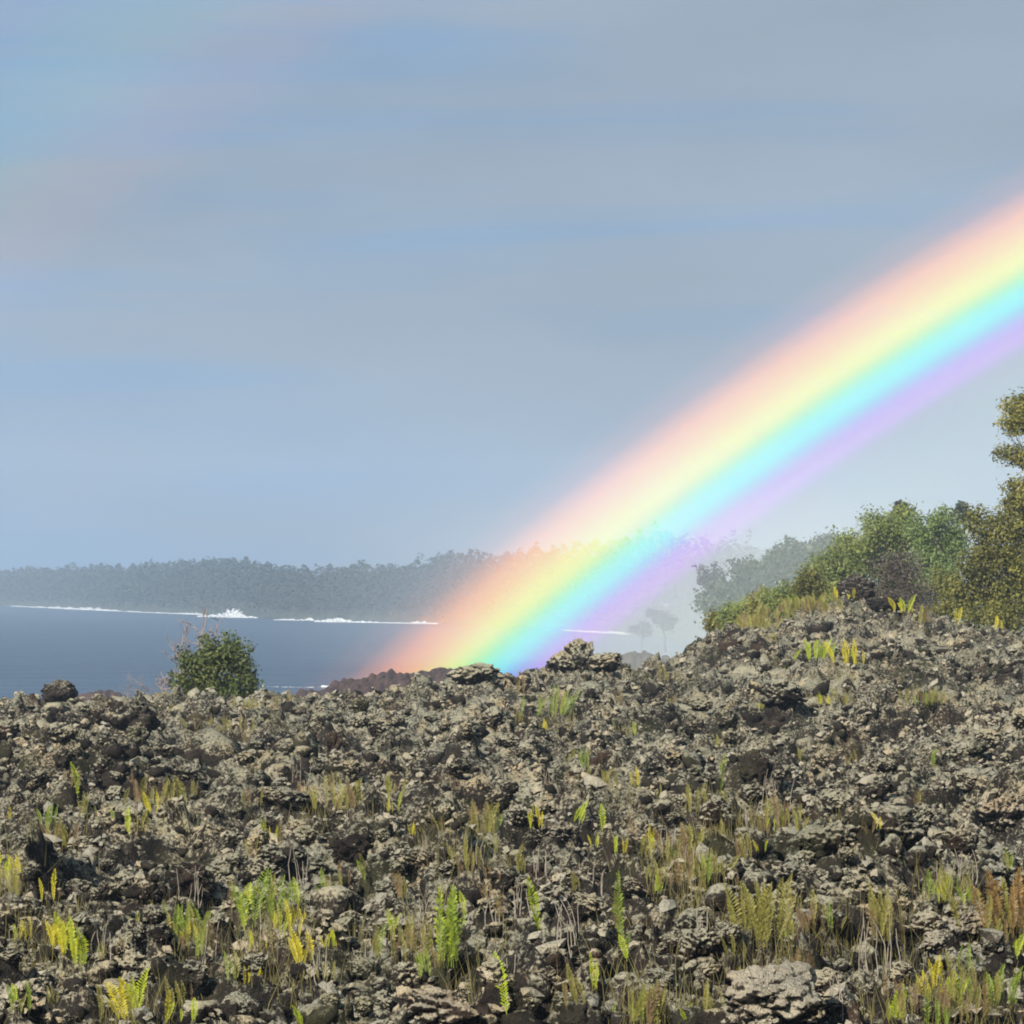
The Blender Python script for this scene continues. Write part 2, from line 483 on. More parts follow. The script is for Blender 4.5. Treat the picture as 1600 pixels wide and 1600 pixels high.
def scatter_lumps(n, y0, y1, sub, rmed, rsig, seed, cut=-0.12, lift=0.25, tops=None):
    rng = np.random.default_rng(seed)
    # even over the picture rather than over the ground
    yy = y0 * (y1 / y0) ** rng.random(n)
    xx = (rng.random(n) * 2 - 1) * (yy * 0.132 * 1.10 + 1.5)
    dens = perlin(xx / 1.1, yy / 1.6, 17.0) + 0.35 * perlin(xx / 0.4, yy / 0.5, 4.0)
    keep = dens > cut + 0.25 * (rng.random(n) - 0.5)
    xx, yy = xx[keep], yy[keep]
    if tops is not None:                      # only on the exposed knobs
        k2 = ground(xx, yy, 3) - ground(xx, yy, 1) > tops
        xx, yy = xx[k2], yy[k2]
    n = len(xx)
    r = rmed * np.exp(rng.normal(size=n) * rsig) * (1 + (yy - 20) * 0.006)
    zz = ground(xx, yy, 3) + r * lift
    if tops is not None: sub = 1
    variants = [lump(sub, 10 + k * 1.7, 0.6 if tops is None else 0.9, 0.7 if tops is None else 1.0) for k in range(8)]
    if tops is not None: variants = [(v, f[v[f][:, :, 2].max(1) > -0.1]) for v, f in variants]
    pick = rng.integers(0, 8, n)
    ang = rng.random(n) * 6.283
    tilt = rng.normal(size=n) * 0.5
    sc = np.stack([r * (0.8 + 0.5 * rng.random(n)), r * (0.8 + 0.5 * rng.random(n)), r * (0.55 + 0.4 * rng.random(n))], -1)
    VV, FF, TT = [], [], []
    off = 0
    for k in range(8):
        idx = np.nonzero(pick == k)[0]
        v, f = variants[k]
        p = v[None] * sc[idx][:, None]
        ct, st = np.cos(tilt[idx])[:, None], np.sin(tilt[idx])[:, None]
        y_, z_ = p[..., 1] * ct - p[..., 2] * st, p[..., 1] * st + p[..., 2] * ct
        ca, sa = np.cos(ang[idx])[:, None], np.sin(ang[idx])[:, None]
        x2, y2 = p[..., 0] * ca - y_ * sa, p[..., 0] * sa + y_ * ca
        P = np.stack([x2 + xx[idx][:, None], y2 + yy[idx][:, None], z_ + zz[idx][:, None]], -1).reshape(-1, 3)
        F = (f[None] + (np.arange(len(idx)) * len(v))[:, None, None]).reshape(-1, 3) + off
        off += len(P)
        VV.append(P); FF.append(F); TT.append(np.repeat(rng.random(len(idx)), len(v)))
    return np.concatenate(VV), np.concatenate(FF), np.concatenate(TT)

def scatter_object(name, parts, mat, label, smooth=True):
    off = 0
    VV, FF, TT = [], [], []
    for v, f, t in parts:
        VV.append(v); FF.append(f + off); TT.append(t); off += len(v)
    o = obj(name, mesh_np(name, np.concatenate(VV), np.concatenate(FF), smooth, np.concatenate(TT), (mat,)))
    return tag(o, label, kind='stuff')
scatter_object('lava_rubble', [scatter_lumps(11500, 17.5, 45, 2, 0.036, 0.5, 1), scatter_lumps(12000, 40, 96, 1, 0.048, 0.5, 2)], M['rubble'],
               'small knobbly brown-grey clinker lumps strewn all over the lava field')
scatter_object('lichen_tufts', [scatter_lumps(190000, 17.5, 52, 1, 0.021, 0.42, 3, -0.20, 0.4, 0.25), scatter_lumps(75000, 42, 96, 1, 0.027, 0.35, 4, -0.20, 0.4, 0.24)], M['lichen'],
               'tiny pale grey lichen tufts growing over the lava', False)

# single rocks one can point at
ROCK_MESH = {}
for key in ('rock', 'pale_rock', 'dark_rock'):
    ROCK_MESH[key] = []
    for k in range(8):
        v, f = lump(5, 40 + k * 2.3, 0.45, 0.45, 0.55)
        v[:, 2] *= 0.85
        ROCK_MESH[key].append(mesh_np('lava_rock', v, f, True, np.full(len(v), 0.5), (M[key],)))
def lava_rock(px, py, wpx, hpx, key, label, group=None, sink=0.35, var=None, Y=None):
    """px, py: foot of the rock in the photograph; wpx, hpx: its size there"""
    p = ground_hit(px, py) if Y is None else at(px, py, Y)
    if p is None: return None
    w = wpx * p.y / FPX / 2
    h = hpx * p.y / FPX / 2
    me = ROCK_MESH[key][random.randrange(8) if var is None else var]
    o = obj('lava_rock', me, None, (p.x, p.y + w * 0.4, p.z + h * (1 - sink)), (random.uniform(-.25, .25), random.uniform(-.25, .25), random.uniform(0, 6.28)), (w, w * random.uniform(0.8, 1.2), h * 1.25))
    return tag(o, label, 'rock', group)
NAMED_ROCKS = [
    (1215, 1578, 130, 74, 'pale_rock', 'large pale flat-topped lava rock in the lower part, right of centre'),
    (1255, 1612, 110, 34, 'pale_rock', 'pale lava rock cut by the bottom edge, right of centre'),
    (690, 1604, 110, 60, 'pale_rock', 'pale lichen-white rock at the bottom edge left of the tallest fern frond'),
    (872, 1312, 40, 26, 'pale_rock', 'pale rounded rock on the slope, the larger of two close together'),
    (829, 1290, 26, 24, 'pale_rock', 'pale rounded rock on the slope, the smaller of two close together'),
    (1508, 1455, 76, 36, 'pale_rock', 'pale lava slab beside the rusty orange fern at the right edge'),
    (1462, 1492, 52, 28, 'pale_rock', 'pale lava slab just below another slab near the right edge'),
    (1560, 1294, 70, 44, 'pale_rock', 'broad grey lava ledge over a dark hollow at the right edge'),
    (906, 1042, 40, 50, 'rock', 'pointed grey lava rock standing highest on the middle skyline'),
    (880, 1048, 50, 30, 'rock', 'low lava rock left of the pointed skyline rock'),
    (946, 1046, 44, 28, 'rock', 'low lava rock right of the pointed skyline rock'),
    (745, 1072, 70, 34, 'rock', 'rounded lava mound on the skyline at the foot of the rainbow'),
    (1338, 936, 56, 38, 'dark_rock', 'arched lava boulder on the fern ridge below the green trees'),
    (1385, 952, 46, 22, 'dark_rock', 'sloping lava rock right of the arched boulder on the ridge'),
    (1225, 1104, 70, 36, 'rock', 'long low grey lava slab on the upper right slope'),
    (1120, 1290, 46, 40, 'rock', 'grey lava knob beside the tall single fern right of centre'),
    (1180, 1215, 46, 42, 'dark_rock', 'dark upright lava block added for a shaded hollow on the slope right of centre'),  # dark rock added in place of the shade in a hollow
    (560, 1350, 90, 66, 'dark_rock', 'dark blocky lava outcrop added for a shaded hollow in the middle of the field, left of centre'),  # stands in for a deep hollow's shade, darkness from the rock colour
    (205, 1150, 100, 62, 'dark_rock', 'dark lava outcrop added for a shaded hollow on the upper left slope'),  # added as a dark patch where a recess lies in shade
    (300, 1400, 70, 50, 'dark_rock', 'brown lava stub behind the tall ferns on the left'),
    (40, 1520, 90, 40, 'rock', 'grey lava slab near the lower left corner'),
    (1290, 1330, 100, 54, 'rock', 'pale grey knobbly lava heap on the right slope'),
    (1390, 1310, 100, 54, 'rock', 'broad pale grey lava heap right of the small yellow fern'),
    (450, 1262, 60, 30, 'rock', 'lava lump beside the rusty brown patch on the left slope'),
]
for a in NAMED_ROCKS: lava_rock(*a)
b = at(90, 1080, 71.0)
v, f = lump(4, 3.3, 0.35, 0.35)
o = obj('lava_rock', mesh_np('lava_rock', v, f, True, np.full(len(v), 0.3), (M['dark_rock'],)), None, (b.x, b.y, b.z), (0.1, -0.25, 0.6), (0.33, 0.3, 0.18))
tag(o, 'dark brown boulder perched on the skyline at the far left', 'rock')
# ------------------------------------------------------------------ sea and land
seax = np.concatenate([np.arange(-1500, -300, 60), np.arange(-300, 300, 15), np.arange(300, 1501, 60)])
seay = np.concatenate([np.arange(60, 500, 8), np.arange(500, 2101, 40)])
SX, SY = np.meshgrid(seax, seay)
SZ = 0.16 * perlin(SX / 22, SY / 11, 0.4) * (SY < 520)
o = obj('sea', mesh_np('sea', np.stack([SX, SY, SZ], -1).reshape(-1, 3), grid_faces(len(seay), len(seax)), True, None, (M['water'],)))
tag(o, 'slate blue bay between the lava field and the far shore', kind='structure')

def sea_at(px, py):
    d = pix_dir(px, py)
    Y = -CAM_H / d.z
    return Vector((d.x * Y, Y, 0))
# waterline of the far shore from left to right, then the near right shore coming back towards the lava
FAR = [(-260, 943), (0, 946), (100, 949), (200, 955), (340, 961), (430, 966), (560, 969), (680, 973), (800, 978), (900, 985), (985, 992)]
SHORE = [sea_at(*p) for p in FAR]
_fx = np.array([p[0] for p in FAR], dtype=float)
_fY = np.array([p.y for p in SHORE])
# canopy outline of the far shore
TOP = [(-260, 893), (0, 889), (60, 886), (150, 884), (230, 880), (300, 874), (345, 869), (400, 876), (440, 882), (500, 886), (560, 880), (620, 882), (670, 872), (700, 862), (735, 857), (775, 866),
       (810, 857), (850, 851), (890, 853), (930, 841), (965, 845), (1020, 829), (1070, 834), (1120, 842), (1180, 850), (1300, 846), (1450, 850), (1700, 850)]
_tx = np.array([p[0] for p in TOP], dtype=float); _ty = np.array([p[1] for p in TOP], dtype=float)

def shore_dist(px):
    return np.interp(px, np.append(_fx, [1100, 1300, 1700]), np.append(_fY, [640, 560, 520]))
# far land: rises behind the waterline
cols = np.arange(-420, 1900, 12)
rows = np.array([-6, 0, 3, 8, 15, 25, 40, 60, 90, 130, 200])
LV = []
for q in rows:
    for c in cols:
        Yd = float(shore_dist(c)) + q
        d = pix_dir(c, 915)
        top = CAM_H - (np.interp(c, _tx, _ty) - HORIZON) / FPX * (Yd)
        hz = -1.0 if q < 0 else max(0.0, (top - 5.5)) * min(1, (q / 60) ** 0.7) * 0.9 + min(q, 4) * 0.25
        hz += 0.4 * math.sin(c * 0.05 + q * 0.3) * (q > 2)
        LV.append((d.x * Yd, Yd, hz if q < 200 else -2))
o = obj('far_shore', mesh_np('far_shore', LV, grid_faces(len(rows), len(cols)), True, None, (M['land'],)))
tag(o, 'low hazy land along the far side of the bay', kind='structure')
# near right shore: hidden under the trees, from the lava ridge to the far shore
gx2 = np.arange(-10, 260, 3.0); gy2 = np.arange(96, 720, 4.0)
A, B = np.meshgrid(gx2, gy2)
edge_x = np.interp(B, [96, 130, 200, 300, 420, 560, 720], [4.5, 6.5, 10.5, 15.0, 19.0, 26, 60])
dd = A - edge_x
hz = np.where(dd < 0, dd * 0.8, np.minimum(dd * 0.7, 5.2) + 0.5 * perlin(A / 9, B / 9, 1.0))
o = obj('right_shore', mesh_np('right_shore', np.stack([A, B, np.maximum(hz, -3)], -1).reshape(-1, 3), grid_faces(len(gy2), len(gx2)), True, None, (M['land'],)))
tag(o, 'wooded shore running back from the lava ridge on the right', kind='structure')

# dark lava point in the water under the rainbow, and a low grey one to its right
def shore_point(name, pts, Y, depth, label):
    n, m_ = 170, 26
    xs = np.linspace(pts[0][0], pts[-1][0], n)
    tops = np.interp(xs, [p[0] for p in pts], [p[1] for p in pts])
    wx = np.array([at(a, t, Y).x for a, t in zip(xs, tops)])
    wz = np.array([max(at(a, t, Y).z, 0.0) for a, t in zip(xs, tops)])
    q = np.linspace(-1, 1, m_)[:, None]
    prof = np.clip(1 - np.abs(q) ** 2.2, 0, 1)
    A = np.repeat(wx[None], m_, 0); B = Y + q * depth + 0 * A
    jag = 0.7 * billow(A, B, 1.6, 2.3) + 0.45 * billow(A, B, 0.6, 7.7) - 0.25
    Zs = -0.5 + (wz[None] + 0.5 + jag) * prof
    V = np.stack([A, B, Zs], -1).reshape(-1, 3)
    o = obj(name, mesh_np(name, V, grid_faces(m_, n), False, None, (M['shore_lava'],)))
    return tag(o, label, 'lava point')
shore_point('lava_point', [(455, 1088), (505, 1079), (530, 1069), (560, 1063), (600, 1056), (640, 1056), (665, 1049), (700, 1044), (760, 1047), (830, 1066), (880, 1090)], 236, 12, 'low dark lava point in the water, its colour painted reddish as if lit by the foot of the rainbow')
shore_point('lava_point', [(930, 1040), (955, 1027), (985, 1022), (1010, 1022), (1060, 1030), (1110, 1050)], 330, 10, 'small grey lava point just behind the middle skyline rocks')
shore_point('lava_point', [(120, 1092), (150, 1080), (175, 1085), (200, 1096)], 290, 6, 'small grey sea rock between the perched boulder and the bush')

# ------------------------------------------------------------------ surf
def puffs(C, R, seed, DY=None):
    """ragged foam: small lumps joined into one body"""
    rng = np.random.default_rng(seed)
    shapes = [lump(1, 70 + k, 0.7, 0.6) for k in range(5)]
    VV, FF, off = [], [], 0
    for i, (c, r) in enumerate(zip(C, R)):
        v, f = shapes[rng.integers(0, 5)]
        VV.append(v * (r * np.array((1.5, 1.0 if DY is None else max(1.0, DY[i] / r), rng.uniform(0.6, 1.1)))) + c); FF.append(f + off); off += len(v)
    return np.concatenate(VV), np.concatenate(FF)
def fuse(o, voxel):
    md = o.modifiers.new('fuse', 'REMESH')
    md.mode = 'VOXEL'
    md.voxel_size = voxel
    md.use_smooth_shade = True
    bpy.context.view_layer.update()
    dg = bpy.context.evaluated_depsgraph_get()
    me = bpy.data.meshes.new_from_object(o.evaluated_get(dg))
    o.modifiers.clear()
    o.data = me
def surf(label, x0, x1, y, crest, seed):
    """crest: list of (photo x, height in photo pixels)"""
    rng = np.random.default_rng(seed)
    cxs = [c[0] for c in crest]; chs = [c[1] for c in crest]
    xs = np.arange(x0, x1, 0.8)
    C, R, DY = [], [], []
    yof = lambda a: sea_at(a, float(np.interp(a, [x0, x1], y)))
    for a in xs:
        h = float(np.interp(a, cxs, chs)) * (0.75 + 0.6 * float(perlin(a / 7.0, seed * 1.7, 0.3)))
        b = sea_at(a, float(np.interp(a, [x0, x1], y)))
        m_ = b.y / FPX
        C.append((b.x, b.y, 0.15 * m_)); R.append(m_ * 1.0); DY.append(1.6 * abs(yof(a + 0.8).y - b.y))
        for k in range(max(1, int(1 + h * 0.9))):
            t = rng.random() ** 1.4
            C.append((b.x + rng.normal() * 1.2 * m_, b.y + rng.normal() * 0.8 * m_, h * m_ * t * 0.85))
            R.append(m_ * rng.uniform(0.8, 1.6) * (1 - 0.4 * t)); DY.append(0)
    v, f = puffs(np.array(C), R, seed, DY)
    o = obj('breaking_wave', mesh_np('breaking_wave', v, f, True, None, (M['foam'],)))
    fuse(o, 0.17)
    return tag(o, label, 'wave', 'white surf along the far shore')
surf('long thin line of white surf at the left end of the far shore', 18, 112, (947.5, 952), [(18, 1.5), (60, 3), (112, 4.5)], 1)
surf('short thick white breaker left of the tall splash', 96, 190, (951.5, 955.5), [(96, 5), (130, 6), (156, 9), (162, 4), (190, 2.5)], 2)
surf('faint thin surf line between the breaker and the tall splash', 196, 318, (956, 961), [(196, 2), (230, 2.5), (275, 2), (300, 5), (318, 4)], 3)
surf('tall white wave splash behind the round bush', 310, 402, (964, 966), [(310, 4), (335, 7), (350, 13), (358, 20), (364, 22), (372, 17), (382, 9), (386, 4), (402, 3)], 4)
surf('thin white surf line between the tall splash and the middle of the bay', 428, 490, (969, 970), [(428, 2), (470, 4), (484, 6), (490, 3)], 5)
surf('low white breaker with a foamy hump in the bay, left of the rainbow', 492, 592, (972, 973.5), [(492, 3), (515, 7), (530, 9), (542, 10), (550, 5), (592, 3)], 6)
surf('white surf touching the red edge of the rainbow', 590, 684, (973.5, 975.5), [(590, 2.5), (640, 4), (664, 8), (680, 5), (684, 3)], 7)
surf('faint surf line seen through the blue of the rainbow', 880, 984, (985.5, 992), [(880, 3), (930, 5), (950, 5), (975, 6), (984, 3)], 8)
surf('small foam line at the tip of the dark lava point', 416, 522, (1073, 1075), [(424, 3), (460, 4), (500, 4), (514, 10), (522, 5)], 9)
for (a, b2, w, h, lab, sd_) in ((993, 914, 12, 9, 'white spray above the shore seen through the violet of the rainbow', 3), (1043, 944, 8, 4, 'small puff of white spray right of the rainbow foot', 5)):
    rng = np.random.default_rng(sd_)
    Yd = 600
    c = at(a, b2, Yd)
    m_ = Yd / FPX
    C = np.stack([c.x + rng.normal(size=40) * w * 0.6 * m_, c.y + rng.normal(size=40), c.z + rng.normal(size=40) * h * 0.6 * m_], -1)
    v, f = puffs(C, m_ * rng.uniform(0.5, 1.4, 40), sd_)
    o = tag(obj('sea_spray', mesh_np('sea_spray', v, f, True, None, (M['foam'],))), lab, 'spray')
    fuse(o, 0.15)

# ------------------------------------------------------------------ vegetation tools
def leaf_quads(centres, normals, size, rng, aspect=0.55, spread=0.55):
    """one folded diamond leaf for each centre"""
    n = len(centres)
    d = rng.normal(size=(n, 3)) * spread + normals
    d /= np.linalg.norm(d, axis=1)[:, None] + 1e-9
    t = rng.normal(size=(n, 3))
    t -= (t * d).sum(1)[:, None] * d
    t /= np.linalg.norm(t, axis=1)[:, None] + 1e-9
    b = np.cross(d, t)
    s_ = (size * np.exp(rng.normal(size=n) * 0.25))[:, None]
    v = np.stack([centres - t * s_, centres + b * s_ * aspect + d * s_ * 0.12, centres + t * s_, centres - b * s_ * aspect + d * s_ * 0.12], 1)
    return v.reshape(-1, 3), np.arange(n * 4).reshape(-1, 4)

def crown_points(lobes, per_m2, rng, tuft, k):
    """tufts of leaves on and in the lobes; lobes: (centre, radii)"""
    C, N, T = [], [], []
    for c, r in lobes:
        c = np.array(c); r = np.array(r)
        area = 4 * math.pi * ((r[0] * r[1]) ** 1.6 / 3 + (r[0] * r[2]) ** 1.6 / 3 + (r[1] * r[2]) ** 1.6 / 3) ** (1 / 1.6)
        n = max(6, int(area * per_m2))
        d = rng.normal(size=(n, 3))
        d /= np.linalg.norm(d, axis=1)[:, None]
        lumpy = 1 + 0.28 * perlin(d[:, 0] * 2.2 + c[0], d[:, 1] * 2.2 + c[1], d[:, 2] * 2.2 + c[2]) + 0.14 * perlin(d[:, 0] * 6 + c[0], d[:, 1] * 6, d[:, 2] * 6)
        rad = (1 - 0.45 * rng.random(n) ** 1.8) * np.minimum(lumpy, 1.12)
        gap = perlin(d[:, 0] * 2.4 + c[2], d[:, 1] * 2.4 + c[0], d[:, 2] * 2.4) > -0.36
        d, rad = d[gap], rad[gap]
        p = c + d * r * rad[:, None]
        nn = d / r; nn /= np.linalg.norm(nn, axis=1)[:, None]
        nn[:, 2] += 0.35
        lt = rng.normal(0.5, 0.16)
        tuft_t = np.clip(rng.normal(lt, 0.13, len(p)), 0, 1)
        q = np.repeat(p, k, 0) + rng.normal(size=(len(p) * k, 3)) * tuft
        C.append(q); N.append(np.repeat(nn, k, 0)); T.append(np.clip(np.repeat(tuft_t, k) + rng.normal(size=len(q)) * 0.13, 0, 1))
    return np.concatenate(C), np.concatenate(N), np.concatenate(T)

def tube(path, radii, seg=6):
    path = [Vector(p) for p in path]
    V, F = [], []
    for i, p in enumerate(path):
        d = (path[min(i + 1, len(path) - 1)] - path[max(i - 1, 0)]).normalized()
        a = d.cross(Vector((0.31, 0.87, 0.2))).normalized()
        b = d.cross(a)
        for s_ in range(seg):
            an = 2 * math.pi * s_ / seg
            V.append(tuple(p + (a * math.cos(an) + b * math.sin(an)) * radii[i]))
    for i in range(len(path) - 1):
        for s_ in range(seg):
            F.append((i * seg + s_, i * seg + (s_ + 1) % seg, (i + 1) * seg + (s_ + 1) % seg, (i + 1) * seg + s_))
    return np.array(V), np.array(F)

def limb(p0, p1, r0, r1, rng, bend=0.15, n=6):
    p0, p1 = np.array(p0, float), np.array(p1, float)
    L = np.linalg.norm(p1 - p0)
    k = rng.normal(size=3) * L * bend
    k2 = rng.normal(size=(n, 3)) * L * bend * 0.15
    pts = [p0 + (p1 - p0) * t + k * math.sin(math.pi * t) + k2[i] * (0 < i < n - 1) for i, t in enumerate(np.linspace(0, 1, n))]
    return pts, [r0 + (r1 - r0) * t for t in np.linspace(0, 1, n)]

def join_tubes(name, tubes, mat):
    VV, FF, off = [], [], 0
    for v, f in tubes:
        VV.append(v); FF.append(f + off); off += len(v)
    return mesh_np(name, np.concatenate(VV), np.concatenate(FF), True, None, (mat,))

def tree(name, label, cat, Y, foot, lobes_px, mat, leaf, per_m2, seed, group=None, trunk_r=0.12, tuft=0.10, k=7, aspect=0.55, depth=0.9, bare=0):
    """foot and lobes in photograph pixels at distance Y: lobe = (x, y, half width, half height[, depth offset])"""
    rng = np.random.default_rng(seed)
    base = at(foot[0], foot[1], Y)
    root = obj(name, None, None, base)
    tag(root, label, cat, group)
    s_ = Y / FPX
    lobes = []
    for L in lobes_px:
        c = at(L[0], L[1], Y)
        dy = L[4] if len(L) > 4 else rng.uniform(-0.5, 0.5) * L[2] * s_
        lobes.append(((c.x - base.x, dy, c.z - base.z), (L[2] * s_, L[2] * s_ * depth, L[3] * s_)))
    fine = []
    for c, r in lobes:                          # every lobe breaks up into knobs of foliage
        c = np.array(c); r = np.array(r)
        fine.append((c, r * 0.74))
        for _ in range(9):
            d = rng.normal(size=3); d /= np.linalg.norm(d); d[2] = d[2] * 0.9 + 0.15
            q = rng.uniform(0.24, 0.44)
            fine.append((c + d * r * (0.98 - q * 0.55), r * q * rng.uniform(0.8, 1.25, 3)))
    C, N, T = crown_points(fine, per_m2 * 0.62, rng, tuft, k)
    v, f = leaf_quads(C, N, leaf, rng, aspect)
    obj('crown', mesh_np('crown', v, f, False, np.repeat(T, 4), (mat,)), root)
    top = np.mean([np.array(c) for c, r in lobes], 0)
    hub = np.array((top[0] * 0.5, top[1] * 0.5, max(0.3, top[2] * 0.55)))
    pts, rad = limb((0, 0, -0.6), hub, trunk_r, trunk_r * 0.7, rng, 0.06, 7)
    trunk = obj('trunk', join_tubes('trunk', [tube(pts, rad, 8)], M['bark']), root)
    for c, r in lobes:
        tubes = []
        pts, rad = limb(hub, c, trunk_r * 0.5, trunk_r * 0.16, rng, 0.12, 7)
        tubes.append(tube(pts, rad, 5))
        for _ in range(5 + bare):
            d = rng.normal(size=3); d /= np.linalg.norm(d); d[2] = abs(d[2]) * 0.6 if not bare else d[2] * 0.6
            e = np.array(c) + d * np.array(r) * (0.85 if not bare else rng.uniform(0.8, 1.15))
            a = pts[rng.integers(3, 7)]
            p2, r2 = limb(a, e, trunk_r * 0.16, trunk_r * 0.05, rng, 0.12, 5)
            tubes.append(tube(p2, r2, 4))
        obj('branch', join_tubes('branch', tubes, M['bark']), root)
    return root

# far shore forest: one mass of small crowns
rng = np.random.default_rng(5)
C, N, T, S = [], [], [], []
for c in np.arange(-380, 1500, 4.2):
    for q in range(4):
        px = c + rng.uniform(-2, 2)
        off = (4, 14, 28, 46)[q] + rng.uniform(-4, 4)
        Yd = float(shore_dist(px)) + off
        d = pix_dir(px, 915)
        top = CAM_H - (np.interp(px, _tx, _ty) + rng.normal() * 2.0 - HORIZON) / FPX * Yd
        if rng.random() < 0.03: top += rng.uniform(0.8, 2.2)
        top += 0.9 * float(perlin(px / 16.0, q * 3.0, 5.5))
        top *= (0.62, 0.82, 0.95, 1.0)[q]
        top *= rng.uniform(0.9, 1.03)
        r = (1.1 + 0.9 * rng.random()) * (1 if Yd > 900 else 0.9)
        nb = 95
        h = rng.random(nb) ** 0.6
        z = top * (0.12 + 0.88 * h) 
        rr_ = r * np.sqrt(np.clip(1.05 - h ** 2.2, 0.04, 1)) * 1.25
        an = rng.random(nb) * 6.283
        p = np.stack([d.x * Yd + np.cos(an) * rr_, Yd + np.sin(an) * rr_, z], -1)
        C.append(p); N.append(np.stack([np.cos(an), np.sin(an), 1.5 + 0 * an], -1)); T.append(np.clip(rng.normal(0.5, 0.14) + rng.normal(size=nb) * 0.06, 0, 1))
C = np.concatenate(C); N = np.concatenate(N); T = np.concatenate(T)
v, f = leaf_quads(C, N, 0.32 * np.clip(C[:, 1] / 800, 0.6, 1.9), rng, 0.8, 0.25)
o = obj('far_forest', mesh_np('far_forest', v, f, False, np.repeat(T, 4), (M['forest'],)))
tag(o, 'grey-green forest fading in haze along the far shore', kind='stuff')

# ------------------------------------------------------------------ trees on the right
tree('ohia_tree', 'tall olive-green tree cut by the right edge with clumped branches against the sky', 'tree', 97, (1790, 985),
     [(1597, 640, 30, 24), (1580, 668, 18, 12), (1610, 660, 40, 26), (1650, 640, 50, 40), (1576, 712, 26, 12), (1612, 716, 34, 16), (1660, 720, 50, 34), (1604, 778, 26, 20), (1598, 760, 24, 14), (1582, 790, 18, 14),
      (1640, 790, 50, 40), (1700, 700, 60, 60), (1690, 800, 60, 50)], M['ohia'], 0.036, 85, 31, None, 0.06, 0.09, 9, 0.6, bare=2)
tree('ohia_tree', 'broad yellow-olive tree at the right edge above the lava ridge', 'tree', 100, (1575, 985),
     [(1535, 822, 28, 26), (1560, 850, 45, 40), (1600, 820, 40, 36), (1530, 880, 36, 36), (1575, 900, 50, 42), (1520, 925, 36, 34), (1560, 945, 45, 32), (1620, 880, 50, 60), (1625, 950, 40, 40), (1590, 965, 46, 28, -1.0), (1545, 968, 40, 22, -1.0)],
     M['ohia'], 0.037, 85, 32, None, 0.16, 0.10, 9, 0.6)
tree('young_tree', 'low olive tree between the green wood and the lava ridge', 'tree', 104, (1485, 985),
     [(1480, 915, 22, 22), (1492, 940, 28, 26), (1470, 958, 26, 18), (1510, 962, 26, 20)], M['ohia'], 0.036, 62, 33, None, 0.08, 0.09, 9, 0.6)
tree('broadleaf_tree', 'bright green rounded tree, tallest of the wood on the right', 'tree', 138, (1395, 960),
     [(1372, 826, 34, 24), (1405, 818, 34, 24), (1350, 850, 32, 26), (1390, 850, 42, 30), (1430, 840, 36, 28), (1365, 880, 38, 26), (1405, 905, 48, 36), (1440, 925, 44, 32), (1380, 940, 50, 26)], M['broadleaf'], 0.048, 42, 34, 'green trees of the wood on the right', 0.16, 0.15, 9, 0.6)
tree('broadleaf_tree', 'cooler green tree in the wood beside the olive trees', 'tree', 135, (1460, 965),
     [(1448, 830, 30, 28), (1478, 822, 30, 24), (1465, 858, 38, 32), (1490, 860, 28, 30), (1470, 900, 34, 30), (1450, 880, 28, 26)], M['blue_leaf'], 0.048, 42, 35, 'green trees of the wood on the right', 0.16, 0.15, 9, 0.6)
tree('broadleaf_tree', 'green tree at the left shoulder of the wood', 'tree', 140, (1310, 965),
     [(1325, 855, 28, 20), (1300, 878, 30, 22), (1335, 882, 34, 26), (1280, 895, 24, 18), (1310, 905, 36, 24)], M['broadleaf'], 0.048, 42, 36, 'green trees of the wood on the right', 0.14, 0.15, 9, 0.6)
tree('leaning_tree', 'small dark treetop poking out above the green wood', 'tree', 175, (1406, 930),
     [(1407, 796, 7, 6), (1416, 802, 10, 4), (1402, 806, 8, 5)], M['grey_leaf'], 0.12, 12, 37, None, 0.08, 0.10, 6, 0.6)
tree('leaning_tree', 'small hazy treetop at the right end of the green wood', 'tree', 185, (1496, 930),
     [(1496, 800, 14, 8), (1508, 808, 14, 10)], M['grey_leaf'], 0.12, 10, 38, None, 0.08, 0.12, 6, 0.6)
tree('brown_scrub', 'patch of brown leafless scrub in front of the green wood', 'bush', 118, (1400, 960),
     [(1385, 895, 30, 22), (1415, 890, 26, 26), (1430, 915, 24, 26), (1395, 925, 34, 24), (1370, 935, 30, 22), (1445, 945, 26, 24), (1410, 955, 40, 20)], M['brown_leaf'], 0.045, 40, 39, None, 0.06, 0.12, 8, 0.4, bare=10)
SL = [(1265, 905, 24, 16), (1240, 920, 24, 16), (1215, 930, 20, 14), (1190, 938, 18, 14), (1165, 948, 16, 12), (1140, 955, 14, 10), (1118, 968, 12, 9), (1290, 922, 28, 18), (1160, 962, 20, 10), (1320, 930, 26, 16)]
SLAB = ['highest leafy green shrub on the slope below the wood', 'second leafy shrub down the slope below the wood', 'leafy green shrub in the middle of the slope below the wood',
        'olive shrub on the slope just above the fern bank', 'small green shrub low on the slope beside the misty trees', 'low green shrub near the bottom of the slope',
        'lowest green shrub where the slope meets the misty bay', 'wide green shrub at the foot of the left shoulder tree', 'flat green shrub lying along the lower lava ridge', 'olive shrub behind the arched boulder']
for i, (L, lab) in enumerate(zip(SL, SLAB)):
    tree('shrub', lab, 'shrub', 112 + i * 0.8, (L[0], L[1] + L[3] + 6), [L, (L[0] + L[2] * 0.6, L[1] + L[3] * 0.7, L[2] * 0.8, L[3] * 0.9), (L[0] - L[2] * 0.6, L[1] + L[3] * 0.8, L[2] * 0.7, L[3] * 0.8), (L[0], L[1] + L[3] * 1.5, L[2], L[3])],
         M['broadleaf'] if i % 3 else M['ohia'], 0.040, 55, 60 + i, 'shrubs down the slope below the wood', 0.04, 0.10, 8, 0.55)
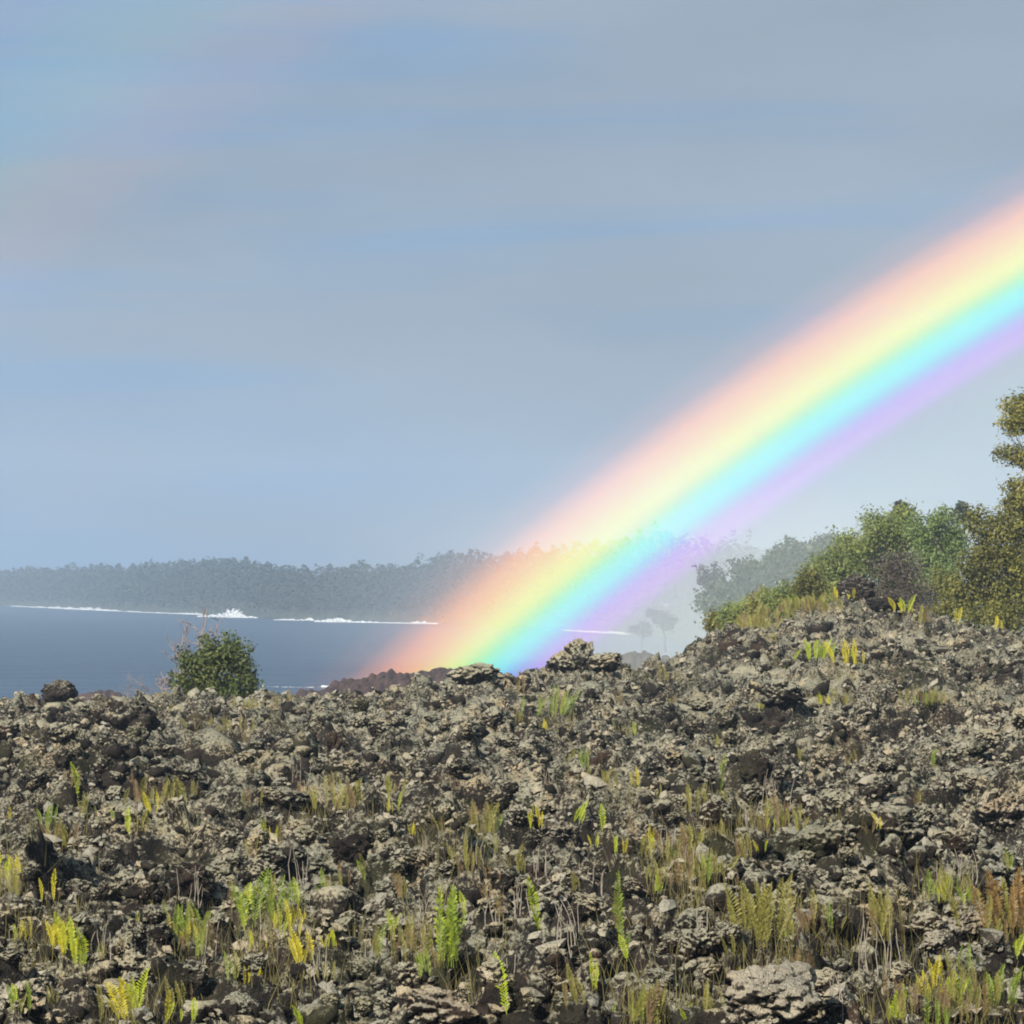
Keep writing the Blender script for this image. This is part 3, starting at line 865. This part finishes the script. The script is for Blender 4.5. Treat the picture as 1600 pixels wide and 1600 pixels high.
# misty trees beyond
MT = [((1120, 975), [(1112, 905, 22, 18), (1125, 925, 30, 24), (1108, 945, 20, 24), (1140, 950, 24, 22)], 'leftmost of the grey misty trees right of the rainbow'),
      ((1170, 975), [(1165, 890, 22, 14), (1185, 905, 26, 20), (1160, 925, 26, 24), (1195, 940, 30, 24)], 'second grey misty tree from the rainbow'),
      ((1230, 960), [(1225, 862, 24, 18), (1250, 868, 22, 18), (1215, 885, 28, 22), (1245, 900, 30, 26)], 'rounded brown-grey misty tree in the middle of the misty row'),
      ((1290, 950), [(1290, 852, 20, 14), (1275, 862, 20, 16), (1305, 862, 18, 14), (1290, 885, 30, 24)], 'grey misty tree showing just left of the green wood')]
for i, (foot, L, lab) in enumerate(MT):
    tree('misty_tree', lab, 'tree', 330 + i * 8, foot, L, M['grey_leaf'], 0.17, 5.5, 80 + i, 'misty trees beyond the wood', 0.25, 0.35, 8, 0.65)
tree('shore_tree', 'faint lone tree with a thin trunk in the mist right of the rainbow foot', 'tree', 455, (1039, 1012),
     [(1021, 958, 9, 3), (1034, 963, 14, 5), (1048, 971, 8, 4), (1042, 979, 6, 3), (1028, 970, 5, 2)], M['grey_leaf'], 0.16, 4.5, 91, None, 0.14, 0.22, 7, 0.6)
tree('shore_tree', 'smaller faint tree in the mist left of the lone tree', 'tree', 465, (1003, 1012),
     [(994, 984, 9, 3), (1006, 979, 6, 4), (1010, 988, 5, 2)], M['grey_leaf'], 0.16, 4.5, 92, None, 0.12, 0.22, 7, 0.6)
# bush on the left skyline and the bare shrubs beside it
tree('round_bush', 'dense dark green rounded bush on the left skyline in front of the bay', 'bush', 75.5, (345, 1095),
     [(345, 1020, 38, 30), (318, 1034, 38, 28), (372, 1030, 26, 30), (300, 1058, 32, 26), (340, 1062, 48, 30), (382, 1060, 24, 28), (290, 1076, 30, 16), (355, 1080, 50, 18)], M['bush'], 0.033, 85, 101, None, 0.05, 0.06, 8, 0.6)

def bare_shrub(label, Y, foot, tips, seed, r=0.024):
    rng = np.random.default_rng(seed)
    base = at(foot[0], foot[1], Y)
    root = obj('bare_shrub', None, None, base)
    tag(root, label, 'bush', 'bare shrubs on the left skyline')
    for (a, b2) in tips:
        t = at(a, b2, Y) - base
        tip = np.array((t.x, rng.uniform(-0.3, 0.3), t.z))
        st = np.array((rng.uniform(-0.05, 0.05) + tip[0] * 0.25, 0, -0.15))
        pts, rad = limb(st, tip, r, r * 0.35, rng, 0.10, 8)
        tb = [tube(pts, rad, 5)]
        for _ in range(9):
            i = rng.integers(2, 8)
            e = pts[i] + np.array((rng.normal() * 0.14, rng.normal() * 0.14, abs(rng.normal()) * 0.16 + 0.03))
            p2, r2 = limb(pts[i], e, r * 0.5, r * 0.22, rng, 0.14, 5)
            tb.append(tube(p2, r2, 4))
            e2 = p2[2] + rng.normal(size=3) * 0.07 + np.array((0, 0, 0.05))
            p3, r3 = limb(p2[2], e2, r * 0.3, r * 0.18, rng, 0.1, 4)
            tb.append(tube(p3, r3, 4))
        obj('branch', join_tubes('branch', tb, M['twig']), root)
bare_shrub('bare twiggy shrub reaching out behind the left side of the round bush', 77, (292, 1095),
           [(325, 950), (318, 965), (300, 975), (285, 990), (262, 1003), (268, 1030), (250, 1050), (244, 1066), (310, 985), (295, 1010), (275, 1050), (340, 968)], 111)
bare_shrub('small sparse bare shrub on the skyline between the perched boulder and the bush', 75, (208, 1098), [(200, 1070), (210, 1064), (222, 1070), (190, 1080), (230, 1080)], 112, 0.009)

# ------------------------------------------------------------------ ferns
def frond_mesh(seed, mat, n=20, width=0.12):
    """upright sword fern frond one metre tall: a rib with alternate leaflets"""
    r = random.Random(seed)
    arch = r.uniform(-0.26, 0.26)
    back = r.uniform(-0.14, 0.2)
    V, F, T = [], [], []
    def spine(t): return Vector((arch * t * t, back * t * t, t * (1 - 0.08 * t)))
    for i in range(11):
        t = i / 10
        p = spine(t)
        w = 0.006 * (1 - t * 0.7)
        V += [(p.x - w, p.y, p.z), (p.x + w, p.y, p.z)]
        T += [0.35, 0.35]
    for i in range(10): F.append((2 * i, 2 * i + 1, 2 * i + 3, 2 * i + 2))
    for i in range(n):
        t = 0.12 + 0.87 * i / n
        for sd_ in (-1, 1):
            tt = t + (0.4 / n if sd_ > 0 else 0)
            p = spine(tt)
            env = math.sin(min(1, tt * 1.25 + 0.12) * math.pi * 0.5) * (1 - max(0, tt - 0.62) / 0.40) ** 0.8 if tt < 1.0 else 0.1
            L = width * max(0.12, env) * r.uniform(0.8, 1.15)
            rise = r.uniform(0.25, 0.55)
            tilt = r.uniform(-0.35, 0.35)
            d = Vector((sd_ * 1.0, tilt, rise)).normalized()
            u = Vector((0, 0.25 * sd_, 1)).normalized() * (0.46 / n)
            tip = p + d * L
            mid = p + d * L * 0.55
            b0 = len(V)
            V += [tuple(p - u * 0.8), tuple(mid - u * 0.9 + Vector((0, 0.004, 0))), tuple(tip), tuple(mid + u * 0.9)]
            F.append((b0, b0 + 1, b0 + 2, b0 + 3))
            q = min(1, max(0, 0.45 + r.gauss(0, 0.15)))
            T += [q] * 4
    return mesh_np('frond', V, F, False, T, (mat,))
FROND = {}
for ci, c in enumerate(('fern_lime', 'fern_green', 'fern_yellow', 'fern_olive', 'fern_brown', 'fern_rust')):
    FROND[c] = [frond_mesh(100 * ci + k, M[c], 18 + 2 * (k % 3), 0.125 + 0.012 * (k % 4)) for k in range(6)]
frr = random.Random(99)
def fern(px, py, h, n, color, label, group=None, spread=10, lean=0.0, wide=1.0, Y=None):
    """foot of the fern in the photograph, height of its tallest frond there, number of fronds"""
    p = ground_hit(px, min(py, 1630)) if Y is None else at(px, py, Y)
    if p is None: return None
    s_ = p.y / FPX
    root = obj('sword_fern', None, None, (p.x, p.y - 0.06, p.z + 0.01))
    tag(root, label, 'fern', group)
    for i in range(n):
        hh = h * s_ * (1.0 if i == 0 else frr.uniform(0.5, 0.98))
        col = color if frr.random() < 0.75 else {'fern_lime': 'fern_green', 'fern_green': 'fern_olive', 'fern_yellow': 'fern_lime', 'fern_olive': 'fern_brown', 'fern_brown': 'fern_olive', 'fern_rust': 'fern_olive'}[color]
        off = 0 if i == 0 and n < 4 else frr.gauss(0, spread * 0.5) * s_
        ln = lean if i == 0 else lean + frr.gauss(0, 0.13)
        o = obj('frond', frr.choice(FROND[col]), root, (off, frr.uniform(-0.08, 0.08), 0), (frr.uniform(-0.16, 0.12), ln, frr.uniform(-0.7, 0.7)), (hh * wide * frr.uniform(0.75, 1.15), hh, hh * 1.03))
    return root

L_, G_, Y_, O_, B_ = 'fern_lime', 'fern_green', 'fern_yellow', 'fern_olive', 'fern_brown'
NAMED = [
    (793, 1604, 118, 1, L_, 'tallest bright lime fern frond rising from the bottom edge, left of centre', 2, -0.2, 1.1),
    (843, 1466, 104, 1, L_, 'single bright fern frond leaning left beside the grey stalks', 2, -0.17, 1.0),
    (975, 1500, 132, 1, G_, 'long arching fern frond leaning left over a dark hollow', 2, -0.22, 0.7),
    (978, 1508, 48, 2, L_, 'short glowing lime fern at the foot of the long arching frond', 8, 0.0, 1.3),
    (695, 1522, 142, 5, L_, 'tall thin yellow-green fern clump left of the centre of the field', 14, 0.03, 0.7),
    (726, 1436, 44, 1, L_, 'small bright fern frond above the tall thin clump', 3, 0.0, 1.1),
    (121, 1251, 60, 1, L_, 'lone slim bright fern frond on the upper left slope', 2, 0.0, 1.0),
    (203, 1305, 46, 2, L_, 'bright fern frond leaning right on the left slope', 6, -0.12, 1.2),
    (178, 1296, 32, 1, L_, 'little green fern beside the leaning frond on the left slope', 3, 0.0, 1.0),
    (382, 1456, 78, 3, L_, 'glowing lime fern clump with one broad bright frond, left of centre', 12, 0.0, 1.2),
    (432, 1452, 100, 4, G_, 'tall green fern clump right of the broad bright frond', 16, 0.0, 0.9),
    (465, 1440, 60, 3, L_, 'yellow-green fern at the right end of the tall ferns on the left', 12, 0.0, 0.9),
    (505, 1416, 56, 3, G_, 'olive fern beside the dark outcrop left of centre', 14, 0.0, 1.0),
    (470, 1510, 62, 4, Y_, 'golden yellow fern clump left of centre', 12, 0.0, 1.1),
    (210, 1606, 90, 4, Y_, 'large golden fern rising from the bottom edge on the left', 22, -0.15, 1.1),
    (262, 1608, 58, 2, Y_, 'orange-yellow fern at the bottom edge right of the large golden fern', 8, 0.05, 1.1),
    (302, 1606, 40, 3, L_, 'leafy lime fern at the bottom edge', 18, 0.2, 1.3),
    (472, 1608, 42, 2, L_, 'short bright green fern at the bottom edge below the golden clump', 8, -0.1, 1.3),
    (95, 1488, 64, 4, Y_, 'yellow fern clump near the left edge', 16, 0.0, 1.0),
    (121, 1526, 68, 3, L_, 'bright yellow-green fern below the yellow clump near the left edge', 10, 0.0, 1.2),
    (22, 1576, 38, 2, L_, 'short lime fern in the lower left corner', 6, 0.0, 1.2),
    (46, 1590, 58, 1, L_, 'upright lime frond in the lower left corner', 3, 0.0, 1.2),
    (160, 1606, 66, 2, O_, 'slim olive fern left of the large golden fern', 8, 0.0, 0.8),
    (300, 1478, 74, 6, G_, 'dark green fern clump in a hollow on the left', 30, 0.0, 0.9),
    (12, 1386, 48, 4, Y_, 'yellow-green fern clump cut by the left edge', 18, 0.0, 1.1),
    (250, 1263, 58, 6, O_, 'olive fern clump on the upper left slope right of the lone frond', 36, 0.0, 1.0),
    (95, 1328, 54, 6, O_, 'dense olive fern clump below the lone frond on the left slope', 24, 0.0, 0.9),
    (540, 1272, 62, 10, O_, 'wide olive fern clump in the middle of the slope, left of centre', 50, 0.0, 0.8),
    (610, 1256, 46, 3, G_, 'two-tipped green fern right of the wide olive clump', 18, 0.0, 1.1),
    (755, 1312, 64, 6, O_, 'thin olive fern clump left of the two pale rocks', 26, 0.0, 0.8),
    (737, 1362, 56, 4, O_, 'yellow-brown fern below the thin olive clump', 14, 0.0, 0.8),
    (905, 1288, 42, 3, L_, 'bright fern tuft right of the two pale rocks', 16, 0.12, 1.2),
    (941, 1306, 50, 1, L_, 'slim bright frond just right of the bright tuft', 3, 0.1, 1.0),
    (982, 1313, 44, 3, B_, 'brown withered fern right of the slim bright frond', 10, 0.0, 0.9),
    (569, 1386, 48, 3, G_, 'green fern in front of the dark blocky outcrop', 12, 0.0, 1.0),
    (614, 1476, 54, 2, L_, 'slim lime fern left of the tall thin clump', 6, 0.0, 0.9),
    (645, 1485, 50, 5, O_, 'olive fern between the slim lime fern and the tall thin clump', 26, 0.0, 0.8),
    (862, 1130, 58, 6, G_, 'group of upright thin ferns below the pointed skyline rock', 34, 0.05, 0.7),
    (818, 1092, 34, 3, O_, 'small olive fern just under the middle skyline', 12, 0.0, 0.9),
    (1027, 1401, 46, 3, L_, 'lime fern in the hollow right of the arching frond', 10, 0.0, 1.0),
    (1072, 1350, 66, 9, O_, 'dense olive fern mass right of the centre', 34, 0.0, 0.8),
    (1125, 1258, 88, 1, G_, 'tall slender single fern frond on the right slope', 3, 0.0, 0.55),
    (1102, 1278, 54, 5, O_, 'olive fern clump at the foot of the tall slender frond', 22, 0.0, 0.8),
    (1100, 1392, 70, 8, O_, 'brownish olive fern mass below the dense olive one', 40, 0.0, 0.8),
    (1212, 1302, 72, 5, O_, 'thin olive fern with grey stalks beside the dark upright block', 22, 0.0, 0.7),
    (1187, 1482, 120, 9, O_, 'large olive fern clump with tall fronds on the lower right', 26, 0.0, 0.75),
    (1226, 1474, 46, 2, L_, 'small brilliant lime fern beside the large olive clump', 8, 0.05, 1.3),
    (1264, 1462, 54, 5, B_, 'brown dead fern right of the small brilliant lime fern', 20, 0.0, 0.9),
    (1369, 1299, 30, 2, Y_, 'small yellow fern on the right slope', 8, 0.0, 1.2),
    (1458, 1210, 40, 2, G_, 'small upright green fern alone on the right slope', 6, 0.0, 1.0),
    (1453, 1398, 42, 2, G_, 'green fern leaning left in front of the dark hollow', 8, -0.2, 1.1),
    (1502, 1417, 30, 4, L_, 'low lime fern near the pale slabs on the right', 24, 0.0, 1.2),
    (1575, 1366, 40, 3, G_, 'green fern at the right edge above the rusty one', 16, 0.0, 1.2),
    (1582, 1462, 112, 11, 'fern_rust', 'large rusty orange fern at the right edge', 38, 0.0, 1.0),
    (1376, 1487, 94, 7, O_, 'olive fern with tall grey stalks in the lower right', 22, 0.0, 0.7),
    (1395, 1606, 70, 3, L_, 'bright lime fern rising from the bottom edge on the right', 12, 0.0, 1.0),
    (1485, 1572, 54, 4, L_, 'yellow-green fern in the lower right corner area', 22, 0.0, 0.9),
    (1586, 1502, 46, 3, L_, 'bright lime fern below the rusty one at the right edge', 14, 0.0, 1.2),
    (1568, 1578, 72, 6, G_, 'green fern clump in the lower right corner', 32, 0.0, 1.0),
    (1072, 1606, 40, 2, L_, 'short bright fern at the bottom edge right of centre', 8, 0.0, 1.2),
    (1022, 1602, 74, 5, O_, 'olive fern clump at the bottom edge right of centre', 26, 0.0, 0.9),
    (1152, 1570, 54, 2, O_, 'slim olive fern left of the large pale flat rock', 6, 0.0, 0.9),
    (1440, 1600, 60, 7, B_, 'brown tussock of dead fronds in the lower right', 50, 0.0, 0.8),
    (395, 1113, 26, 4, O_, 'square olive fern patch right below the round bush', 16, 0.0, 1.2),
    (326, 1149, 28, 6, O_, 'low olive fern patch under the round bush', 36, 0.0, 1.0),
    (1277, 1036, 38, 6, L_, 'lime fern clump on the right slope below the ridge', 26, 0.0, 1.3),
    (1326, 1042, 46, 4, Y_, 'yellow fern clump right of the lime clump below the ridge', 20, 0.0, 1.1),
    (1308, 936, 22, 3, Y_, 'yellow fern beside the arched boulder, on its left', 16, 0.0, 1.5),
    (1334, 940, 20, 3, Y_, 'yellow fern in front of the arched boulder', 16, 0.0, 1.5),
    (1415, 960, 30, 4, Y_, 'brightest yellow fern on the ridge right of the sloping rock', 18, 0.0, 1.4),
    (1437, 980, 34, 4, O_, 'olive-yellow fern below the brightest yellow one on the ridge', 18, 0.0, 1.1),
    (1498, 977, 30, 3, Y_, 'forked yellow fern on the ridge under the olive trees', 10, 0.0, 1.2),
    (1555, 987, 26, 3, Y_, 'yellow fern at the right end of the ridge', 14, 0.15, 1.4),
    (1047, 1072, 30, 4, O_, 'olive fern on the rising skyline right of the middle', 18, 0.0, 1.0),
    (992, 1153, 24, 2, L_, 'tiny bright fern on the slope below the middle skyline', 6, 0.0, 1.1),
    (1250, 1191, 24, 3, O_, 'small olive fern high on the right slope', 12, 0.0, 1.0),
    (955, 1232, 34, 5, O_, 'olive fern spray high on the slope right of centre', 22, 0.0, 0.9),
    (1212, 1007, 22, 3, O_, 'small olive fern just under the right ridge', 12, 0.0, 1.0),
]
for a in NAMED:
    px, py, h, n, c, lab, sp, ln, wd = a
    if n >= 4: n = int(n * 2.4); sp *= 1.35
    fern(px, py, h, n, c, lab, None, sp, ln, wd)
for i in range(44):
    t = frr.random()
    fern(1160 + t * 140 + frr.uniform(-6, 6), 976 - t * 40 + frr.uniform(-6, 22), frr.uniform(12, 30), frr.randint(4, 8), frr.choice((O_, O_, G_, B_)), 'olive fern in the dense fern bank along the right ridge', 'ferns of the ridge bank', 22, 0, 1.4)
HUBS = [a for a in NAMED if a[3] >= 4]
for i in range(190):
    if i % 4 == 0:
        py = 1110 + 490 * frr.random(); px = frr.uniform(0, 1600)
    else:                                       # most of them gather round the bigger clumps
        hub = frr.choice(HUBS)
        px = hub[0] + frr.gauss(0, 46); py = min(1615, max(1105, hub[1] + frr.gauss(0, 22)))
    k = 0.35 + 0.65 * max(0, py - 1080) / 520
    fern(px, py, frr.uniform(36, 78) * k, frr.randint(3, 7), frr.choice((O_, O_, O_, G_, B_, Y_)), 'small dull olive or brown fern tuft between the lava lumps', 'scattered dull fern tufts', 22 * k, 0, 0.75)

rr = random.Random(21)
n_rocks = 0
while n_rocks < 250:
    py = 1100 + 500 * rr.random() ** 0.8
    px = rr.uniform(0, 1600)
    k = 0.5 + 0.5 * (py - 1080) / 520
    w = rr.uniform(16, 42) * (0.45 + 0.75 * k)
    if any(abs(px - a[0]) < 16 + w * 0.6 and -45 < py - a[1] < 60 for a in NAMED): continue      # no rock in front of a fern one can see
    lava_rock(px, py, w, w * rr.uniform(0.55, 0.95), 'rock', 'knobbly grey-brown lava rock, one of many half sunk in the clinker field', 'half sunk lava rocks on the field', 0.15)
    n_rocks += 1

# dry grey stalks
def stalks(px, py, h, n, label, spread=20, group=None):
    p = ground_hit(px, min(py, 1630))
    if p is None: return
    s_ = p.y / FPX
    root = obj('dry_stalk_clump', None, None, p)
    tag(root, label, 'dry plant', group)
    rng = np.random.default_rng(int(px * 7 + py))
    for i in range(n):
        hh = h * s_ * rng.uniform(0.55, 1)
        x = rng.normal() * spread * 0.5 * s_
        pts, rad = limb((x, rng.uniform(-.05, .05), -0.05), (x + rng.normal() * 0.05 * hh * 2, rng.normal() * 0.03, hh), 0.0045, 0.002, rng, 0.05, 6)
        obj('stalk', join_tubes('stalk', [tube(pts, rad, 4)], M['stalk']), root)
stalks(888, 1490, 92, 7, 'clump of pale grey dry stalks in front of a dark hollow', 26)
stalks(310, 1432, 80, 8, 'grey dry stalks in front of the brown lava stub', 30)
stalks(1380, 1540, 120, 9, 'tall grey dry stalks in the lower right', 30)
stalks(1500, 1370, 46, 7, 'grey stalks hanging over the dark hollow at the right', 30)
stalks(1214, 1260, 60, 6, 'grey stalks beside the dark upright block', 22)
stalks(470, 1385, 60, 5, 'grey stalks behind the tall ferns left of centre', 20)
for i in range(26):
    py = 1180 + 420 * frr.random()
    stalks(frr.uniform(0, 1600), py, frr.uniform(40, 80) * (0.4 + 0.6 * (py - 1080) / 520), 5, 'thin dry brown-grey stalks standing among the lava lumps', 18, 'scattered dry stalks')

# thin dry grass and moss threads, past counting
rng = np.random.default_rng(77)
gp = []
for a in HUBS:
    for _ in range(5):
        q = ground_hit(a[0] + rng.normal() * 34, min(1625, a[1] + rng.normal() * 14))
        if q is not None: gp.append((q.x, q.y))
gp = np.array(gp)
kb = 60
n = 1500
cy_ = 18.5 * (85 / 18.5) ** rng.random(n)
cx_ = (rng.random(n) * 2 - 1) * (cy_ * 0.15)
keep = perlin(cx_ / 1.6 + 3, cy_ / 2.4, 12.0) > 0.22
bx = np.concatenate([np.repeat(gp[:, 0], kb) + rng.normal(size=len(gp) * kb) * 0.13, np.repeat(cx_[keep], 5) + rng.normal(size=keep.sum() * 5) * 0.06])
by = np.concatenate([np.repeat(gp[:, 1], kb) + rng.normal(size=len(gp) * kb) * 0.13, np.repeat(cy_[keep], 5) + rng.normal(size=keep.sum() * 5) * 0.06])
bz = ground(bx, by, 2)
hh = (0.08 + 0.24 * rng.random(len(bx)) ** 1.3) * np.clip(1.15 - (by - 20) * 0.006, 0.6, 1.15)
le = rng.normal(size=(len(bx), 2)) * 0.22
w = 0.0016 + 0.0016 * rng.random(len(bx))
P0 = np.stack([bx - w, by, bz], -1); P1 = np.stack([bx + w, by, bz], -1)
P2 = np.stack([bx + w * 0.6 + le[:, 0] * hh * 0.4, by + le[:, 1] * hh * 0.4, bz + hh * 0.6], -1); P3 = np.stack([bx - w * 0.6 + le[:, 0] * hh * 0.4, by + le[:, 1] * hh * 0.4, bz + hh * 0.6], -1)
P4 = np.stack([bx + le[:, 0] * hh, by + le[:, 1] * hh, bz + hh], -1); P5 = P4 + np.array((0.0008, 0, 0))
V = np.stack([P0, P1, P2, P3, P4, P5], 1).reshape(-1, 3)
b0 = np.arange(len(bx))[:, None] * 6
F = np.concatenate([b0 + np.array([[0, 1, 2, 3]]), b0 + np.array([[3, 2, 5, 4]])])
o = obj('dry_grass', mesh_np('dry_grass', V, F, False, np.repeat(rng.random(len(bx)), 6), (M['grass'],)))
tag(o, 'thin olive and brown grass blades between the lava lumps', kind='stuff')

# ------------------------------------------------------------------ rain, rainbows and haze
DR = 193.0                                     # metres from the viewer to the centre of the bow's circle
AX = ANTI
E1 = (Vector((0, 0, 1)) - AX * AX.z).normalized()    # towards the top of the bow
E2 = AX.cross(E1).normalized()
def bow_angle(px, py):
    d = pix_dir(px, py)
    return math.atan2(d.dot(E2), d.dot(E1))
def outward(me):
    import bmesh
    bm = bmesh.new(); bm.from_mesh(me)
    bmesh.ops.recalc_face_normals(bm, faces=bm.faces)
    bm.to_mesh(me); bm.free()
def ring(name, th0, th1, a0, a1, t, mat):
    """flat curved curtain of drops facing the sun: radii from the bow angles, t metres deep"""
    r0, r1 = DR * math.tan(math.radians(th0)), DR * math.tan(math.radians(th1))
    n = 48
    V, F = [], []
    for i in range(n + 1):
        a = a0 + (a1 - a0) * i / n
        for (r, z) in ((r0, -t / 2), (r1, -t / 2), (r1, t / 2), (r0, t / 2)):
            V.append((r * math.cos(a), r * math.sin(a), z))
    for i in range(n):
        for j in range(4):
            F.append((4 * i + j, 4 * i + (j + 1) % 4, 4 * i + 4 + (j + 1) % 4, 4 * i + 4 + j))
    F += [(3, 2, 1, 0), (4 * n, 4 * n + 1, 4 * n + 2, 4 * n + 3)]
    me = bpy.data.meshes.new(name)
    me.from_pydata(V, [], F)
    outward(me)
    me.materials.append(mat)
    o = obj(name, me)
    R = Matrix((E1, E2, AX)).transposed().to_4x4()
    o.matrix_world = Matrix.Translation(Vector((0, 0, CAM_H)) + AX * DR) @ R
    return o

def bow_material(name, stops, tau, t, fade0, fade1, aniso=-0.5, foot=None):
    """raindrops that send back sunlight: colour of the scattered light by bow radius; stops: (degrees, (r, g, b))"""
    m, nt, o = new_mat(name)
    tcn = nt.nodes.new('ShaderNodeTexCoord')
    sp = nt.nodes.new('ShaderNodeSeparateXYZ')
    nt.links.new(tcn.outputs['Object'], sp.inputs[0])
    x2 = math_node(nt, 'MULTIPLY', sp.outputs['X'], sp.outputs['X'])
    y2 = math_node(nt, 'MULTIPLY', sp.outputs['Y'], sp.outputs['Y'])
    r = math_node(nt, 'SQRT', math_node(nt, 'ADD', x2, y2))
    d0, d1 = stops[0][0], stops[-1][0]
    rr0, rr1 = DR * math.tan(math.radians(d0)), DR * math.tan(math.radians(d1))
    f = maprange(nt, r, rr0, rr1, 0, 1)
    c = ramp(nt, f, [((DR * math.tan(math.radians(d)) - rr0) / (rr1 - rr0), col) for d, col in stops], 'EASE')
    an = math_node(nt, 'ARCTAN2', sp.outputs['Y'], sp.outputs['X'])
    fd = maprange(nt, an, fade0, fade1, 1, 0, True)
    if foot: fd = math_node(nt, 'MULTIPLY', fd, maprange(nt, an, foot[0], foot[1], 0.6, 1, True))   # the rain thins out towards the ground
    nz = maprange(nt, noise(nt, 0.012, 3, 0.5, tcn.outputs['Object']), 0.3, 0.7, 0.9, 1.08)
    den = math_node(nt, 'MULTIPLY', fd, math_node(nt, 'MULTIPLY', nz, tau / (t * 1.34)))
    vs = nt.nodes.new('ShaderNodeVolumeScatter')
    vs.inputs['Anisotropy'].default_value = aniso
    nt.links.new(c, vs.inputs['Color'])
    nt.links.new(den, vs.inputs['Density'])
    nt.links.new(vs.outputs['Volume'], o.inputs['Volume'])
    return m
aL, aR = bow_angle(560, 1100), bow_angle(1600, 400)
sgn = 1 if aR > aL else -1
TB = 1.0
BOW = [(39.9, (0, 0, 0)), (40.36, (0.03, 0.0, 0.06)), (40.56, (0.20, 0.0, 0.78)), (40.74, (0.16, 0.0, 1.85)), (40.90, (0.02, 0.24, 1.85)), (41.04, (0.0, 1.05, 1.35)),
       (41.17, (0.03, 1.80, 0.60)), (41.30, (0.12, 2.10, 0.12)), (41.42, (0.55, 2.0, 0.0)), (41.54, (1.45, 1.40, 0.0)), (41.67, (2.1, 0.82, 0.0)), (41.86, (2.0, 0.42, 0.0)), (42.06, (1.25, 0.25, 0.0)), (42.26, (0.44, 0.11, 0.0)), (42.48, (0.09, 0.02, 0.0)), (42.9, (0, 0, 0))]
fadeA, fadeB = aR + sgn * 0.06, aR + sgn * 0.20
o = ring('rainbow', 39.9, 42.9, aL - sgn * 0.15, fadeB, TB, bow_material('rainbow_drops', BOW, 1.08, TB, fadeA, fadeB, foot=(bow_angle(620, 1075), bow_angle(860, 890))))
tag(o, 'bright rainbow slanting down from the right edge to the lava skyline', 'rainbow')
a2 = bow_angle(0, 300); a3 = bow_angle(330, 0)
BOW2 = [(49.4, (0, 0, 0)), (50.2, (0.14, 0.03, 0.02)), (50.7, (0.15, 0.08, 0.02)), (51.4, (0.06, 0.16, 0.05)), (52.1, (0.0, 0.15, 0.16)), (52.8, (0.0, 0.04, 0.22)), (53.6, (0.03, 0.0, 0.14)), (54.6, (0, 0, 0))]
o = ring('rainbow', 49.4, 54.6, a2 - sgn * 0.25, a3 + sgn * 0.2, 4.0, bow_material('faint_rainbow_drops', BOW2, 0.32, 4.0, a3 + sgn * 0.06, a3 + sgn * 0.2))
tag(o, 'faint secondary rainbow in the top left corner of the sky', 'rainbow')
INS = [(20.0, (0.30, 0.36, 0.34)), (36.0, (0.33, 0.40, 0.37)), (40.0, (0.40, 0.48, 0.44)), (40.5, (0.24, 0.34, 0.32)), (41.0, (0.05, 0.07, 0.06)), (41.6, (0, 0, 0))]
o = ring('rain_shower', 20.0, 41.6, aL - sgn * 0.15, fadeB, 8.0, bow_material('rain_drops', INS, 0.36, 8.0, fadeA, fadeB))
tag(o, 'pale sunlit rain filling the air inside the rainbow', kind='stuff')

def mist(name, centre, half, sigma, label):
    V = [(x, y, z) for z in (-1, 1) for y in (-1, 1) for x in (-1, 1)]
    me = bpy.data.meshes.new(name)
    me.from_pydata(V, [], [(0, 2, 3, 1), (4, 5, 7, 6), (0, 1, 5, 4), (2, 6, 7, 3), (0, 4, 6, 2), (1, 3, 7, 5)])
    outward(me)
    m, nt, o = new_mat(name)
    tcn = nt.nodes.new('ShaderNodeTexCoord')
    ln = nt.nodes.new('ShaderNodeVectorMath'); ln.operation = 'LENGTH'
    nt.links.new(tcn.outputs['Object'], ln.inputs[0])
    f = maprange(nt, ln.outputs['Value'], 0.15, 1.0, 1, 0, True)
    vs = nt.nodes.new('ShaderNodeVolumeScatter')
    vs.inputs['Color'].default_value = (0.80, 0.90, 1.0, 1)
    nt.links.new(math_node(nt, 'MULTIPLY', f, sigma), vs.inputs['Density'])
    nt.links.new(vs.outputs['Volume'], o.inputs['Volume'])
    me.materials.append(m)
    return tag(obj(name, me, None, centre, None, half), label, kind='stuff')
mist('rain_mist', (26, 440, 5), (58, 105, 24), 0.0075, 'pale drifting rain hiding the shore behind the foot of the rainbow')

hv = [(x, y, z) for z in (-5, 78) for y in (-230, 2150) for x in (-1550, 1550)]
hf = [(0, 2, 3, 1), (4, 5, 7, 6), (0, 1, 5, 4), (2, 6, 7, 3), (0, 4, 6, 2), (1, 3, 7, 5)]
me = bpy.data.meshes.new('haze')
me.from_pydata(hv, [], hf)
outward(me)
m, nt, o = new_mat('haze')
pv = nt.nodes.new('ShaderNodeVolumePrincipled')
pv.inputs['Color'].default_value = (0.58, 0.74, 0.92, 1)
pv.inputs['Density'].default_value = 0.00045
pv.inputs['Anisotropy'].default_value = 0.0
nt.links.new(pv.outputs['Volume'], o.inputs['Volume'])
me.materials.append(m)
o = obj('haze', me)
tag(o, 'thin pale sea haze over the whole bay', kind='stuff')
